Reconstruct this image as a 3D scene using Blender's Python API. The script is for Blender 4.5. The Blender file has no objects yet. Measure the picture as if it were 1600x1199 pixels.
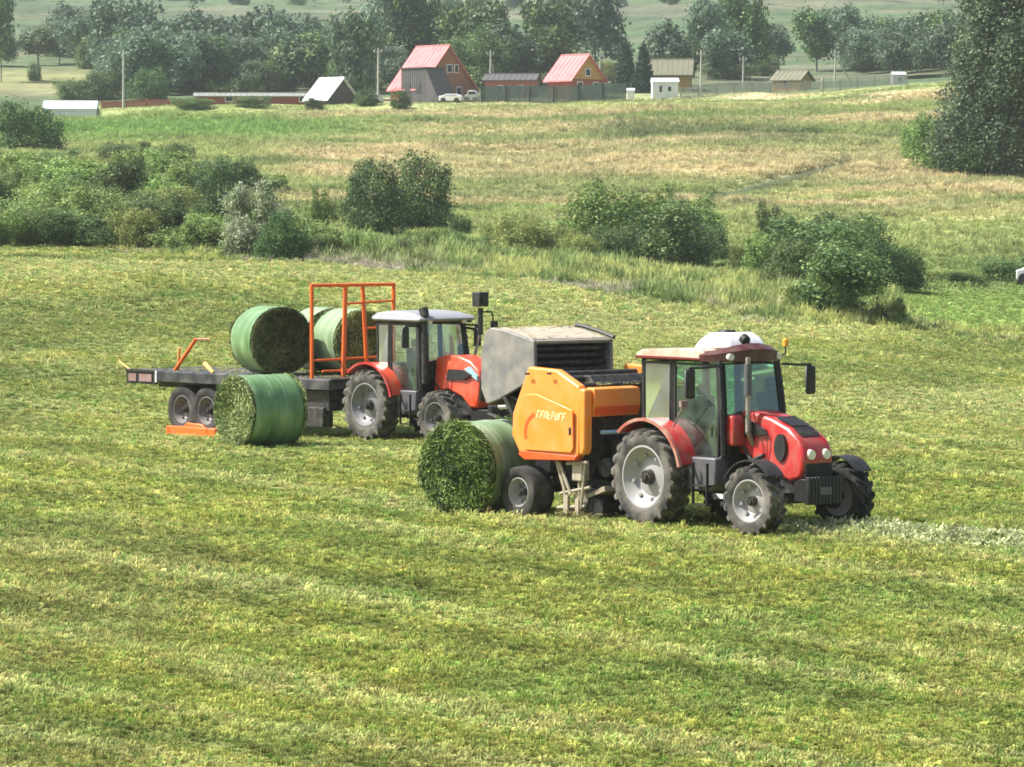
import bpy, bmesh, math, random
import numpy as np
from mathutils import Vector, Matrix, noise as mnoise
random.seed(7); RS = np.random.RandomState(11)
PI = math.pi
S = bpy.context.scene
C = S.collection

# ------------------------------------------------------------------ camera, light, exposure
CAMZ = 4.9; F = 6000.0; VH = 342.0          # lens in pixels of the 1600 wide photograph; eye-level row
cam = bpy.data.cameras.new('camera'); camo = bpy.data.objects.new('camera', cam); C.objects.link(camo)
camo.location = (0, 0, CAMZ)
camo.rotation_euler = (math.radians(90) - math.atan((599.5 - VH) / F), 0, 0)
cam.sensor_width = 36; cam.lens = 36 * F / 1600; cam.clip_start = 0.5; cam.clip_end = 6000
S.camera = camo
SUN_DIR = Vector((-0.80, 0.02, 1.05)).normalized()      # towards the sun: high, from the left
w = bpy.data.worlds.new('World'); S.world = w; w.use_nodes = True
nt = w.node_tree; bg = nt.nodes['Background']; sky = nt.nodes.new('ShaderNodeTexSky')
sky.sky_type = 'NISHITA'; sky.sun_disc = False
el = math.asin(SUN_DIR.z); sky.sun_elevation = el; sky.sun_rotation = math.atan2(SUN_DIR.x, SUN_DIR.y)
sky.dust_density = 4.0; sky.air_density = 1.0
nt.links.new(sky.outputs[0], bg.inputs[0]); bg.inputs[1].default_value = 0.105
sun = bpy.data.lights.new('sun', 'SUN'); sun.energy = 4.5; sun.angle = math.radians(0.6); sun.color = (1, .982, .95)
suno = bpy.data.objects.new('sun', sun); C.objects.link(suno); suno.location = (-40, 20, 60)
suno.rotation_euler = (-SUN_DIR).to_track_quat('-Z', 'Y').to_euler()
S.view_settings.view_transform = 'Standard'; S.view_settings.look = 'None'
S.view_settings.exposure = 0.92; S.view_settings.gamma = 1.0; S.view_settings.use_curve_mapping = False
S.render.engine = 'CYCLES'
S.cycles.volume_bounces = 1
S.cycles.filter_width = 1.7

# ------------------------------------------------------------------ noise in numpy
def vnoise(x, y, seed=0):
    xi = np.floor(x).astype(np.int64); yi = np.floor(y).astype(np.int64)
    fx = x - xi; fy = y - yi; fx = fx*fx*(3-2*fx); fy = fy*fy*(3-2*fy)
    def h(a, b):
        n = (a*374761393 + b*668265263 + seed*982451653) & 0xffffffff
        n = ((n ^ (n >> 13)) * 1274126177) & 0xffffffff
        return ((n ^ (n >> 16)) & 0xffff) / 65535.0
    return (h(xi, yi)*(1-fx)+h(xi+1, yi)*fx)*(1-fy) + (h(xi, yi+1)*(1-fx)+h(xi+1, yi+1)*fx)*fy
def fbm(x, y, seed=0, o=4):
    x = np.asarray(x, float); y = np.asarray(y, float); t = 0; a = .5; s = 0
    for i in range(o):
        t = t + a*vnoise(x*2**i+17.3*i, y*2**i-9.1*i, seed+i); s += a; a *= .5
    return t/s
def sstep(a, b, x): 
    t = np.clip((x-a)/(b-a), 0, 1); return t*t*(3-2*t)

# ------------------------------------------------------------------ the lie of the land
COLU = np.array([-900, 0, 400, 800, 1200, 1600, 2500.])
PROF = [
 ([95,190,240,320,430,470,600,800,1000,1300,1700],[0,3.85,7.0,10.6,16.9,18.5,28.6,43,60,92,95]),
 ([95,190,240,320,430,470,600,800,1000,1300,1700],[0,3.85,7.0,10.6,16.9,18.5,28.6,43,60,92,95]),
 ([95,175,205,240,320,430,470,600,800,1000,1300,1700],[0,3.15,3.5,5.0,10.3,17.6,19.5,27,44,61,92,95]),
 ([95,155,200,215,320,430,470,600,800,1000,1300,1700],[0,2.37,2.8,3.1,10.2,18.1,20,28.6,45,63,93,96]),
 ([95,145,200,230,320,430,470,600,800,1000,1300,1700],[0,.96,2.13,3.6,11.1,18.8,20.5,29,46,64,94,97]),
 ([95,150,190,205,240,290,350,430,470,600,800,1000,1300,1700],[0,.07,1.3,1.5,5.4,8.1,13.2,20.6,22,30,47,65,95,98]),
 ([95,150,190,205,240,290,350,430,470,600,800,1000,1300,1700],[0,.07,1.3,1.5,5.4,8.1,13.2,20.6,22,30,47,65,95,98])]
def H(X, Y):
    X = np.asarray(X, float); Y = np.asarray(Y, float)
    u = np.clip(800 + F*X/np.maximum(Y, 30), COLU[0], COLU[-1]-1)
    zs = []
    for d, z in PROF:
        zz = 0
        for k, wt in ((-9, .2), (-4, .2), (0, .2), (4, .2), (9, .2)): zz = zz + wt*np.interp(Y+k*np.clip((Y-60)/120, 0, 1.6), d, z)
        zs.append(zz)
    zs = np.array(zs); i = np.clip(np.searchsorted(COLU, u, side='right')-1, 0, len(COLU)-2)
    t = (u-COLU[i])/(COLU[i+1]-COLU[i]); t = t*t*(3-2*t)
    a = np.take_along_axis(zs, i[None], 0)[0]; b = np.take_along_axis(zs, (i+1)[None], 0)[0]
    z = a*(1-t)+b*t
    z = z - .2*np.exp(-(((X+7.6)/4.5)**2+((Y-89.6)/3.6)**2))
    z = z + (fbm(X/5, Y/5, 5, 3)-.5)*.05*sstep(20, 60, Y) + (fbm(X/14, Y/14, 6, 4)-.5)*sstep(150, 240, Y)*1.3 + (fbm(X/60, Y/60, 8, 4)-.5)*sstep(500, 900, Y)*9
    return z
def hz(x, y): return float(H(np.array([x]), np.array([y]))[0])
def row_of(X, Y, Z): return VH + (CAMZ-Z)*F/np.maximum(Y, 5)
_D = np.concatenate([np.arange(25, 120, .25), np.arange(120, 1400, 1.0)])
def spot(u, v, dmin=20):
    """the place on the land seen at column u, row v"""
    X = (u-800)/F*_D; r = row_of(X, _D, H(X, _D))
    ok = np.where((r <= v) & (_D >= dmin))[0]
    d = _D[ok[0]] if len(ok) else 1300.
    return (u-800)/F*d, float(d), hz((u-800)/F*d, d)

# ------------------------------------------------------------------ materials
def mat(name, col=(.5,.5,.5), rough=.6, metal=0, dirt=None, dirt_amt=.35, scale=6, bump=0, coat=0, spec=.5, trans=None):
    m = bpy.data.materials.new(name); m.use_nodes = True; n = m.node_tree.nodes; L = m.node_tree.links
    b = n['Principled BSDF']; b.inputs['Roughness'].default_value = rough; b.inputs['Metallic'].default_value = metal
    b.inputs['Specular IOR Level'].default_value = spec; b.inputs['Coat Weight'].default_value = coat; b.inputs['Coat Roughness'].default_value = .12
    tc = n.new('ShaderNodeTexCoord'); nz = n.new('ShaderNodeTexNoise'); nz.inputs['Scale'].default_value = scale; nz.inputs['Detail'].default_value = 6
    L.new(tc.outputs['Object'], nz.inputs['Vector'])
    mx = n.new('ShaderNodeMix'); mx.data_type = 'RGBA'
    rp = n.new('ShaderNodeMapRange'); rp.inputs['From Min'].default_value = .38; rp.inputs['From Max'].default_value = .68
    rp.inputs['To Max'].default_value = dirt_amt
    L.new(nz.outputs['Fac'], rp.inputs[0]); L.new(rp.outputs[0], mx.inputs['Factor'])
    mx.inputs['A'].default_value = (*col, 1); mx.inputs['B'].default_value = (*(dirt or [c*.6 for c in col]), 1)
    L.new(mx.outputs['Result'], b.inputs['Base Color'])
    if bump:
        bp = n.new('ShaderNodeBump'); bp.inputs['Strength'].default_value = bump; bp.inputs['Distance'].default_value = .02
        n2 = n.new('ShaderNodeTexNoise'); n2.inputs['Scale'].default_value = scale*6; L.new(tc.outputs['Object'], n2.inputs['Vector'])
        L.new(n2.outputs['Fac'], bp.inputs['Height']); L.new(bp.outputs[0], b.inputs['Normal'])
    return m
DUST = (.30, .26, .19)
M = {
 'red': mat('red_paint', (.46,.010,.012), .38, dirt=(.36,.13,.09), dirt_amt=.6, coat=.3),
 'red_roof_paint': mat('roof_paint', (.42,.22,.14), .45, dirt=(.55,.42,.30), dirt_amt=.9, coat=.2, scale=3),
 'dusty_red': mat('dusty_red_paint', (.38,.10,.07), .45, dirt=(.50,.34,.24), dirt_amt=.9, scale=4),
 'orange_red': mat('orange_red_paint', (.70,.055,.012), .38, dirt=(.5,.17,.09), dirt_amt=.5, coat=.3),
 'orange': mat('orange_paint', (.86,.265,.024), .42, dirt=(.76,.34,.10), dirt_amt=.65, coat=.15, scale=3),
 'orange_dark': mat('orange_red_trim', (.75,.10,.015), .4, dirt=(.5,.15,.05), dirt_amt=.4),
 'rack_orange': mat('rack_orange_paint', (.85,.14,.012), .45, dirt=(.5,.13,.05), dirt_amt=.4),
 'black': mat('black_plastic', (.010,.010,.011), .55, dirt=(.05,.045,.036), dirt_amt=.45),
 'chassis': mat('dusty_dark_metal', (.012,.012,.013), .65, dirt=(.10,.085,.062), dirt_amt=.6, scale=9, bump=.3),
 'grey': mat('tank_grey', (.085,.088,.10), .5, dirt=(.15,.135,.115), dirt_amt=.6),
 'gate': mat('dusty_grey_paint', (.16,.16,.157), .55, dirt=(.33,.30,.24), dirt_amt=.8, scale=3.5),
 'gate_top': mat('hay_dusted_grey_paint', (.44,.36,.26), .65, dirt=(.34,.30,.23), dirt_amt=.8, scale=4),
 'white': mat('white_paint', (.8,.8,.78), .4, dirt=(.6,.56,.48), dirt_amt=.4),
 'rim_white': mat('rim_silver', (.31,.31,.31), .4, dirt=(.35,.31,.25), dirt_amt=.65, scale=5),
 'rim_grey': mat('rim_grey', (.13,.13,.13), .45, dirt=(.25,.22,.18), dirt_amt=.7, scale=5),
 'tyre': mat('rubber', (.014,.014,.014), .85, dirt=(.085,.075,.06), dirt_amt=.8, scale=4, bump=.3),
 'tyre_dust': mat('dusty_rubber', (.030,.029,.027), .9, dirt=(.19,.17,.135), dirt_amt=.95, scale=3.2, bump=.3),
 'steel': mat('worn_steel', (.38,.35,.29), .5, .4, dirt=(.22,.16,.10), dirt_amt=.7),
 'beige': mat('hay_dusted_metal', (.42,.37,.27), .6, dirt=(.25,.2,.13), dirt_amt=.7, scale=8),
 'lamp': mat('headlight_lens', (.80,.77,.62), .12, dirt=(.7,.65,.5), dirt_amt=.3),
 'amber': mat('amber_lens', (.9,.38,.03), .2, dirt=(.7,.3,.05)),
 'mirror': mat('mirror_back', (.015,.015,.017), .35),
 'seat': mat('seat_cloth', (.04,.045,.055), .8),
 'decal': mat('cream_lettering', (.90,.62,.26), .5, dirt=(.8,.65,.4), dirt_amt=.4),
 'lime': mat('faded_yellow_paint', (.5,.45,.12), .5),
 'rod': mat('yellow_marker_rod', (.75,.42,.12), .5),
 'deck': mat('trailer_grey', (.020,.022,.027), .5, dirt=(.13,.12,.11), dirt_amt=.7, scale=3),
 'rust': mat('rusty_panel', (.24,.13,.12), .6, dirt=(.3,.24,.22), dirt_amt=.7),
 'bluelens': mat('cool_lamp', (.35,.55,.6), .2),
}
def glass_mat(name, tint, refl=.10):
    m = bpy.data.materials.new(name); m.use_nodes = True; n = m.node_tree.nodes; L = m.node_tree.links
    n.remove(n['Principled BSDF']); o = n['Material Output']
    t = n.new('ShaderNodeBsdfTransparent'); t.inputs[0].default_value = (*tint, 1)
    g = n.new('ShaderNodeBsdfGlossy'); g.inputs['Roughness'].default_value = .06; g.inputs[0].default_value = (.9,1,.97,1)
    d = n.new('ShaderNodeBsdfDiffuse'); d.inputs[0].default_value = (.30,.48,.41,1)
    fr = n.new('ShaderNodeFresnel'); fr.inputs[0].default_value = 1.5
    ad = n.new('ShaderNodeMath'); ad.operation = 'ADD'; ad.inputs[1].default_value = refl; L.new(fr.outputs[0], ad.inputs[0])
    m1 = n.new('ShaderNodeMixShader'); L.new(ad.outputs[0], m1.inputs[0]); L.new(t.outputs[0], m1.inputs[1]); L.new(g.outputs[0], m1.inputs[2])
    tc = n.new('ShaderNodeTexCoord'); nz = n.new('ShaderNodeTexNoise'); nz.inputs['Scale'].default_value = 3; L.new(tc.outputs['Object'], nz.inputs[0])
    mr = n.new('ShaderNodeMapRange'); mr.inputs['From Min'].default_value = .35; mr.inputs['From Max'].default_value = .65; mr.inputs['To Min'].default_value = .02; mr.inputs['To Max'].default_value = .12; L.new(nz.outputs['Fac'], mr.inputs[0])
    m2 = n.new('ShaderNodeMixShader'); L.new(mr.outputs[0], m2.inputs[0]); L.new(m1.outputs[0], m2.inputs[1]); L.new(d.outputs[0], m2.inputs[2])
    L.new(m2.outputs[0], o.inputs[0]); return m
M['rim_mid'] = mat('rim_mid_grey', (.22,.22,.225), .45, dirt=(.12,.11,.095), dirt_amt=.8, scale=4)
M['glass'] = glass_mat('green_cab_glass', (.38,.72,.56))
M['glass_clear'] = glass_mat('clear_cab_glass', (.80,.86,.86))

LIFT = 1.8
def leaf_mat(name, cols, transl=.28, rnd=.25, rough=.55, straw=None):
    """cols = dark, mid, light by the per-leaf tone; a little hue shift per plant"""
    m = bpy.data.materials.new(name); m.use_nodes = True; n = m.node_tree.nodes; L = m.node_tree.links
    b = n['Principled BSDF']; o = n['Material Output']; b.inputs['Roughness'].default_value = rough; b.inputs['Specular IOR Level'].default_value = .3
    a = n.new('ShaderNodeAttribute'); a.attribute_name = 'tone'
    r = n.new('ShaderNodeValToRGB'); e = r.color_ramp.elements
    cols = [[min(.6, q*LIFT) for q in c] for c in cols]; e[0].color = (*cols[0], 1); e[1].color = (*cols[2], 1); e[0].position = .05; e[1].position = .95
    k = e.new(.5); k.color = (*cols[1], 1); L.new(a.outputs['Fac'], r.inputs[0])
    oi = n.new('ShaderNodeObjectInfo'); hs = n.new('ShaderNodeHueSaturation')
    mr = n.new('ShaderNodeMapRange'); mr.inputs['To Min'].default_value = 1-rnd; mr.inputs['To Max'].default_value = 1+rnd
    L.new(oi.outputs['Random'], mr.inputs[0]); L.new(mr.outputs[0], hs.inputs['Value'])
    mh = n.new('ShaderNodeMapRange'); mh.inputs['To Min'].default_value = .485; mh.inputs['To Max'].default_value = .515
    L.new(oi.outputs['Random'], mh.inputs[0]); L.new(mh.outputs[0], hs.inputs['Hue'])
    L.new(r.outputs[0], hs.inputs['Color']); L.new(hs.outputs[0], b.inputs['Base Color'])
    t = n.new('ShaderNodeBsdfTranslucent'); L.new(hs.outputs[0], t.inputs[0])
    mx = n.new('ShaderNodeMixShader'); mx.inputs[0].default_value = transl
    L.new(b.outputs[0], mx.inputs[1]); L.new(t.outputs[0], mx.inputs[2]); L.new(mx.outputs[0], o.inputs[0]); return m
M['leaf_mid'] = leaf_mat('leaves_mid_green', [(.016,.036,.012),(.056,.090,.028),(.155,.195,.065)])
M['leaf_dark'] = leaf_mat('leaves_dark_green', [(.010,.028,.009),(.034,.066,.018),(.105,.150,.040)])
M['leaf_light'] = leaf_mat('leaves_light_green', [(.040,.072,.020),(.115,.165,.045),(.24,.29,.09)])
M['leaf_bright'] = leaf_mat('leaves_bright_green', [(.020,.050,.011),(.076,.132,.026),(.18,.245,.06)])
M['leaf_silver'] = leaf_mat('leaves_silver_willow', [(.06,.09,.035),(.17,.22,.11),(.36,.42,.26)])
M['leaf_yellow'] = leaf_mat('leaves_yellow_green', [(.065,.09,.025),(.15,.18,.05),(.26,.27,.10)])
M['leaf_wood'] = leaf_mat('leaves_far_wood', [(.024,.046,.030),(.058,.090,.054),(.140,.180,.110)], rnd=.35)
M['conifer'] = leaf_mat('conifer_needles', [(.008,.022,.014),(.018,.040,.024),(.035,.065,.035)])
M['bark'] = mat('bark', (.10,.085,.065), .9, dirt=(.2,.18,.15), dirt_amt=.6)
M['bark_pale'] = mat('birch_bark', (.4,.38,.34), .9, dirt=(.1,.09,.08), dirt_amt=.5)

# ------------------------------------------------------------------ object helpers
def tag(o, label=None, cat=None, group=None, kind=None):
    if label: o['label'] = label
    if cat: o['category'] = cat
    if group: o['group'] = group
    if kind: o['kind'] = kind
    return o
def empty(name, loc, rz=0, label=None, cat=None, group=None, tilt=(0,0)):
    o = bpy.data.objects.new(name, None); C.objects.link(o); o.location = loc; o.rotation_euler = (tilt[0], tilt[1], rz)
    o.empty_display_size = .3
    return tag(o, label, cat, group)
def link(name, me, parent=None, loc=(0,0,0)):
    o = bpy.data.objects.new(name, me); C.objects.link(o); o.location = loc
    if parent: o.parent = parent
    return o
def copy_tree(o, parent=None):
    c = o.copy(); C.objects.link(c); c.parent = parent
    for ch in o.children: copy_tree(ch, c)
    return c
class MB:
    def __init__(s): s.bm = bmesh.new()
    def box(s, x0, x1, y0, y1, z0, z1, rot=None, piv=None):
        vs = [s.bm.verts.new((x, y, z)) for x in (x0, x1) for y in (y0, y1) for z in (z0, z1)]
        for f in ((0,1,3,2),(4,6,7,5),(0,4,5,1),(2,3,7,6),(0,2,6,4),(1,5,7,3)): s.bm.faces.new([vs[i] for i in f])
        if rot:
            p = Vector(piv or ((x0+x1)/2, (y0+y1)/2, (z0+z1)/2))
            for v in vs: v.co = rot @ (v.co-p) + p
        return s
    def cyl(s, p0, p1, r0, r1=None, n=14, cap=True):
        p0 = Vector(p0); p1 = Vector(p1); r1 = r0 if r1 is None else r1
        q = (p1-p0).to_track_quat('Z', 'Y')
        A = [s.bm.verts.new(p0+q@Vector((r0*math.cos(2*PI*i/n), r0*math.sin(2*PI*i/n), 0))) for i in range(n)]
        B = [s.bm.verts.new(p1+q@Vector((r1*math.cos(2*PI*i/n), r1*math.sin(2*PI*i/n), 0))) for i in range(n)]
        for i in range(n): s.bm.faces.new((A[i], A[(i+1)%n], B[(i+1)%n], B[i]))
        if cap: s.bm.faces.new(A[::-1]); s.bm.faces.new(B)
        return s
    def tube(s, pts, r, n=8):
        for a, b in zip(pts[:-1], pts[1:]): s.cyl(a, b, r, r, n)
        return s
    def prism(s, prof, y0, y1, top=None):
        """prof: (x,z) outline, pushed from y0 to y1; top(x,z) scales y"""
        k = top or (lambda x, z: 1)
        A = [s.bm.verts.new((x, y0*k(x, z), z)) for x, z in prof]; B = [s.bm.verts.new((x, y1*k(x, z), z)) for x, z in prof]
        n = len(prof); s.bm.faces.new(A); s.bm.faces.new(B[::-1])
        for i in range(n): s.bm.faces.new((A[i], B[i], B[(i+1)%n], A[(i+1)%n]))
        return s
    def lathe(s, prof, n=40, closed=True):
        """prof: (y, r) around the y axis"""
        rings = [[s.bm.verts.new((r*math.cos(2*PI*i/n), y, r*math.sin(2*PI*i/n))) for i in range(n)] for y, r in prof]
        for a, b in zip(rings[:-1], rings[1:]):
            for i in range(n): s.bm.faces.new((a[i], a[(i+1)%n], b[(i+1)%n], b[i]))
        if closed:
            a, b = rings[-1], rings[0]
            for i in range(n): s.bm.faces.new((a[i], a[(i+1)%n], b[(i+1)%n], b[i]))
        return s
    def quad(s, *p):
        s.bm.faces.new([s.bm.verts.new(q) for q in p]); return s
    def arc(s, cx, cz, r, y0, y1, a0, a1, th=.03, n=14):
        P = [math.radians(a0+(a1-a0)*i/n) for i in range(n+1)]
        prof = [(cx+r*math.cos(a), cz+r*math.sin(a)) for a in P]+[(cx+(r-th)*math.cos(a), cz+(r-th)*math.sin(a)) for a in P[::-1]]
        A = [s.bm.verts.new((x, y0, z)) for x, z in prof]; B = [s.bm.verts.new((x, y1, z)) for x, z in prof]; m = len(prof)
        for i in range(m): s.bm.faces.new((A[i], B[i], B[(i+1)%m], A[(i+1)%m]))
        for i in range(n):
            for R in (A, B): s.bm.faces.new((R[i], R[i+1], R[m-2-i], R[m-1-i]))
        return s
    def build(s, name, m, parent=None, smooth=False, bevel=0, seg=2, loc=(0,0,0)):
        bmesh.ops.recalc_face_normals(s.bm, faces=s.bm.faces)
        me = bpy.data.meshes.new(name); s.bm.to_mesh(me); s.bm.free(); me.materials.append(M[m] if isinstance(m, str) else m)
        if smooth or bevel:
            me.polygons.foreach_set('use_smooth', [True]*len(me.polygons))
            me.set_sharp_from_angle(angle=math.radians(40))
        o = link(name, me, parent, loc)
        if bevel:
            b = o.modifiers.new('bevel', 'BEVEL'); b.width = bevel; b.segments = seg; b.limit_method = 'ANGLE'; b.angle_limit = math.radians(35)
        return o
def fast_mesh(name, V, nper, mats, tone=None, smooth=False):
    """V: (N*nper,3), one nper-gon per group"""
    N = len(V)//nper; me = bpy.data.meshes.new(name)
    me.vertices.add(len(V)); me.vertices.foreach_set('co', np.ascontiguousarray(V, dtype=np.float32).ravel())
    me.loops.add(len(V)); me.loops.foreach_set('vertex_index', np.arange(len(V), dtype=np.int32))
    me.polygons.add(N); me.polygons.foreach_set('loop_start', np.arange(0, len(V), nper, dtype=np.int32))
    me.update(calc_edges=True)
    if tone is not None:
        a = me.attributes.new('tone', 'FLOAT', 'FACE'); a.data.foreach_set('value', np.ascontiguousarray(tone, dtype=np.float32))
    me.materials.append(mats if not isinstance(mats, str) else M[mats])
    return me

# ------------------------------------------------------------------ ground sheets
def swath(X, Y):
    """0..1, the mown rows left by the mower, running the way the tractors drive"""
    p = .75*X+.66*Y; q = .66*X-.75*Y; ph = p/np.interp(Y, [40, 90, 160], [2.3, 3.0, 4.2])+.9*fbm(q/18, p/9, 71, 3)
    a = .5+.5*np.sin(2*PI*ph); b_ = fbm(q/14, p/.9, 72, 3)
    return np.clip(.42*a+.9*(b_-.5)+.32, 0, 1)
def ditch(u, v): return np.exp(-((v-(312-(u-1110)*.262))/6.5)**2)*sstep(1085, 1115, u)*sstep(1335, 1300, u)
def ground_colour(X, Y, Z):
    u = 800 + F*X/np.maximum(Y, 30); v = row_of(X, Y, Z)
    n1 = fbm(X/2.6, Y/3.6, 1); n2 = fbm(X/6, Y/10, 2); n3 = fbm(X/.9, Y/1.4, 3); st = fbm((X+Y*.25)/22, (Y-X*.10)/np.interp(Y, [60, 100, 170], [1.6, 2.6, 4.2]), 4, 3); sw = swath(X, Y)
    def c(*k): return np.array(k)[None]
    yg = c(.305,.335,.078); gr = c(.185,.265,.070); br = c(.26,.25,.10); pale = c(.47,.48,.20); dk = c(.12,.155,.045)
    def mix(a, b, t): t = np.atleast_1d(t)[:, None]; return a*(1-t)+b*t
    col = mix(yg+0*X[:, None], gr, sstep(.45, .65, n1))
    col = mix(col, yg, .45)
    col = mix(col, br, sstep(.52, .70, n2)*.45)
    col = mix(col, dk, sstep(.56, .74, n3)*.30)
    col = mix(col, pale, sstep(.50, .85, sw)*.48); col = mix(col, dk, sstep(.42, .12, sw)*.50)
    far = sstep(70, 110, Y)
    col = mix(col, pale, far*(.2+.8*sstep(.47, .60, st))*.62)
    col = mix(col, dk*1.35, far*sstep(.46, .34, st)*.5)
    # rough margin by the stream and the meadow above
    edge = EDGE((u)); m = sstep(-2, 6, Y-edge)
    tan = c(.56,.48,.27); tg = c(.345,.39,.145); mg = c(.215,.285,.095); pg = c(.19,.33,.085); dg = c(.12,.155,.07)
    b1 = fbm(X/16, Y/9, 21); b2 = fbm(X/40, Y/13, 22); b3 = fbm(X/5, Y/4, 23)
    mea = mix(tg+0*X[:, None], tan, sstep(.40, .60, b2)*sstep(205, 245, Y)*sstep(350, 520, u)*sstep(365, 315, v))
    mea = mix(mea, mg, sstep(.48, .64, b1)*.7)
    mea = mix(mea, dg, sstep(.60, .78, b3)*.6)
    mea = mix(mea, pg, np.exp(-((v-205-20*(b1-.5))/17)**2)*sstep(700, 420, u)*.9)      # lush strip on the left
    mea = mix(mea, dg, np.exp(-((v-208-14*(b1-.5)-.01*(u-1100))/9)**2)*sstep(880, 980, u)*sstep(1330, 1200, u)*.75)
    mea = mix(mea, tan, np.exp(-((v-255-24*(b1-.5))/28)**2)*sstep(500, 640, u)*.6)
    mea = mix(mea, tg, np.exp(-((v-168)/9)**2)*.7)
    mea = mix(mea, c(.24,.34,.085), sstep(1370, 1420, u)*sstep(448, 462, v)*(.7+.3*b3)); mea = mix(mea, c(.42,.44,.24), np.exp(-((v-(449-(u-1545)*.25))/3)**2)*sstep(1530, 1560, u)*.8)
    mea = mix(mea, c(.05,.07,.03), ditch(u, v)*.95)
    mea = mix(mea, mg, sstep(160, 205, Y)*sstep(225, 205, Y)*.5)
    col = mix(col, mea, m)
    # hillside
    h = sstep(440, 460, Y); h1 = fbm(X/35, Y/30, 31); h2 = fbm(X/120, Y/24, 32)
    hg = c(.085,.125,.058); ht = c(.155,.15,.095); hd = c(.055,.078,.042)
    hill = mix(hg+0*X[:, None], ht, sstep(.50, .64, h2)*.8); hill = mix(hill, hd, sstep(.55, .72, h1)*.6)
    hill = mix(hill, c(.27,.26,.115), sstep(165, 130, u)*np.exp(-((v-128)/20)**2)*(.45+.7*h1))
    return mix(col, hill, h)
def EDGE(u):
    return np.interp(u, [-900, 0, 200, 400, 520, 760, 1000, 1200, 1400, 1600, 2500], [192, 190, 184, 175, 172, 160, 152, 146, 148, 152, 155])
def ground_material(name, fine, coarse):
    m = bpy.data.materials.new(name); m.use_nodes = True; n = m.node_tree.nodes; L = m.node_tree.links
    b = n['Principled BSDF']; b.inputs['Roughness'].default_value = .95; b.inputs['Specular IOR Level'].default_value = .15
    a = n.new('ShaderNodeAttribute'); a.attribute_name = 'soil'
    g = n.new('ShaderNodeTexCoord'); nz = n.new('ShaderNodeTexNoise'); nz.inputs['Scale'].default_value = fine; nz.inputs['Detail'].default_value = 5
    n2 = n.new('ShaderNodeTexNoise'); n2.inputs['Scale'].default_value = coarse; n2.inputs['Detail'].default_value = 4
    L.new(g.outputs['Object'], nz.inputs[0]); L.new(g.outputs['Object'], n2.inputs[0])
    ad = n.new('ShaderNodeMath'); ad.operation = 'ADD'; L.new(nz.outputs['Fac'], ad.inputs[0]); L.new(n2.outputs['Fac'], ad.inputs[1])
    mr = n.new('ShaderNodeMapRange'); mr.inputs['From Min'].default_value = .7; mr.inputs['From Max'].default_value = 1.3
    mr.inputs['To Min'].default_value = .62; mr.inputs['To Max'].default_value = 1.25; L.new(ad.outputs[0], mr.inputs[0])
    mx = n.new('ShaderNodeVectorMath'); mx.operation = 'SCALE'; L.new(a.outputs['Color'], mx.inputs[0]); L.new(mr.outputs[0], mx.inputs['Scale'])
    L.new(mx.outputs[0], b.inputs['Base Color'])
    bp = n.new('ShaderNodeBump'); bp.inputs['Strength'].default_value = .6; bp.inputs['Distance'].default_value = .3
    L.new(ad.outputs[0], bp.inputs['Height']); L.new(bp.outputs[0], b.inputs['Normal']); return m
def sheet(name, d_of_s, nrow, m, darken=1.0):
    """a strip of land; d_of_s(t, s) gives the depth of row t for lateral s"""
    sx = np.linspace(-1, 1, 301); sx = np.sign(sx)*np.abs(sx)**1.8
    t = np.linspace(0, 1, nrow); T, Sx = np.meshgrid(t, sx, indexing='ij')
    Y = d_of_s(T, Sx); X = Sx*(28+.55*np.maximum(Y, 0)); Z = H(X.ravel(), Y.ravel()).reshape(X.shape)
    V = np.stack([X, Y, Z], -1).reshape(-1, 3); nc = len(sx)
    i = np.arange(nrow-1)[:, None]*nc+np.arange(nc-1)[None]; q = np.stack([i, i+1, i+nc+1, i+nc], -1).reshape(-1, 4)
    me = bpy.data.meshes.new(name); me.vertices.add(len(V)); me.vertices.foreach_set('co', V.astype(np.float32).ravel())
    me.loops.add(q.size); me.loops.foreach_set('vertex_index', q.astype(np.int32).ravel())
    me.polygons.add(len(q)); me.polygons.foreach_set('loop_start', np.arange(0, q.size, 4, dtype=np.int32)); me.update(calc_edges=True)
    me.polygons.foreach_set('use_smooth', np.ones(len(q), bool))
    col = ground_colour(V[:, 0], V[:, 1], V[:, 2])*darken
    a = me.attributes.new('soil', 'FLOAT_COLOR', 'POINT'); a.data.foreach_set('color', np.concatenate([col, np.ones((len(V), 1))], 1).astype(np.float32).ravel())
    me.materials.append(m); return tag(link(name, me), kind='structure')
def s_edge(s):      # the field's far edge for lateral s
    d = np.full_like(s, 165.)
    for _ in range(6): d = EDGE(800+F*s*(28+.55*d)/d)
    return d
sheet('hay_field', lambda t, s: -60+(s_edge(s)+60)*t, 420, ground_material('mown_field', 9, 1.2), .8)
sheet('meadow', lambda t, s: s_edge(s)+(450-s_edge(s))*t, 320, ground_material('rough_meadow', 2.2, .5), .9)
sheet('hillside', lambda t, s: 450+1250*t**1.3, 160, ground_material('far_hillside', .5, .12))

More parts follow.
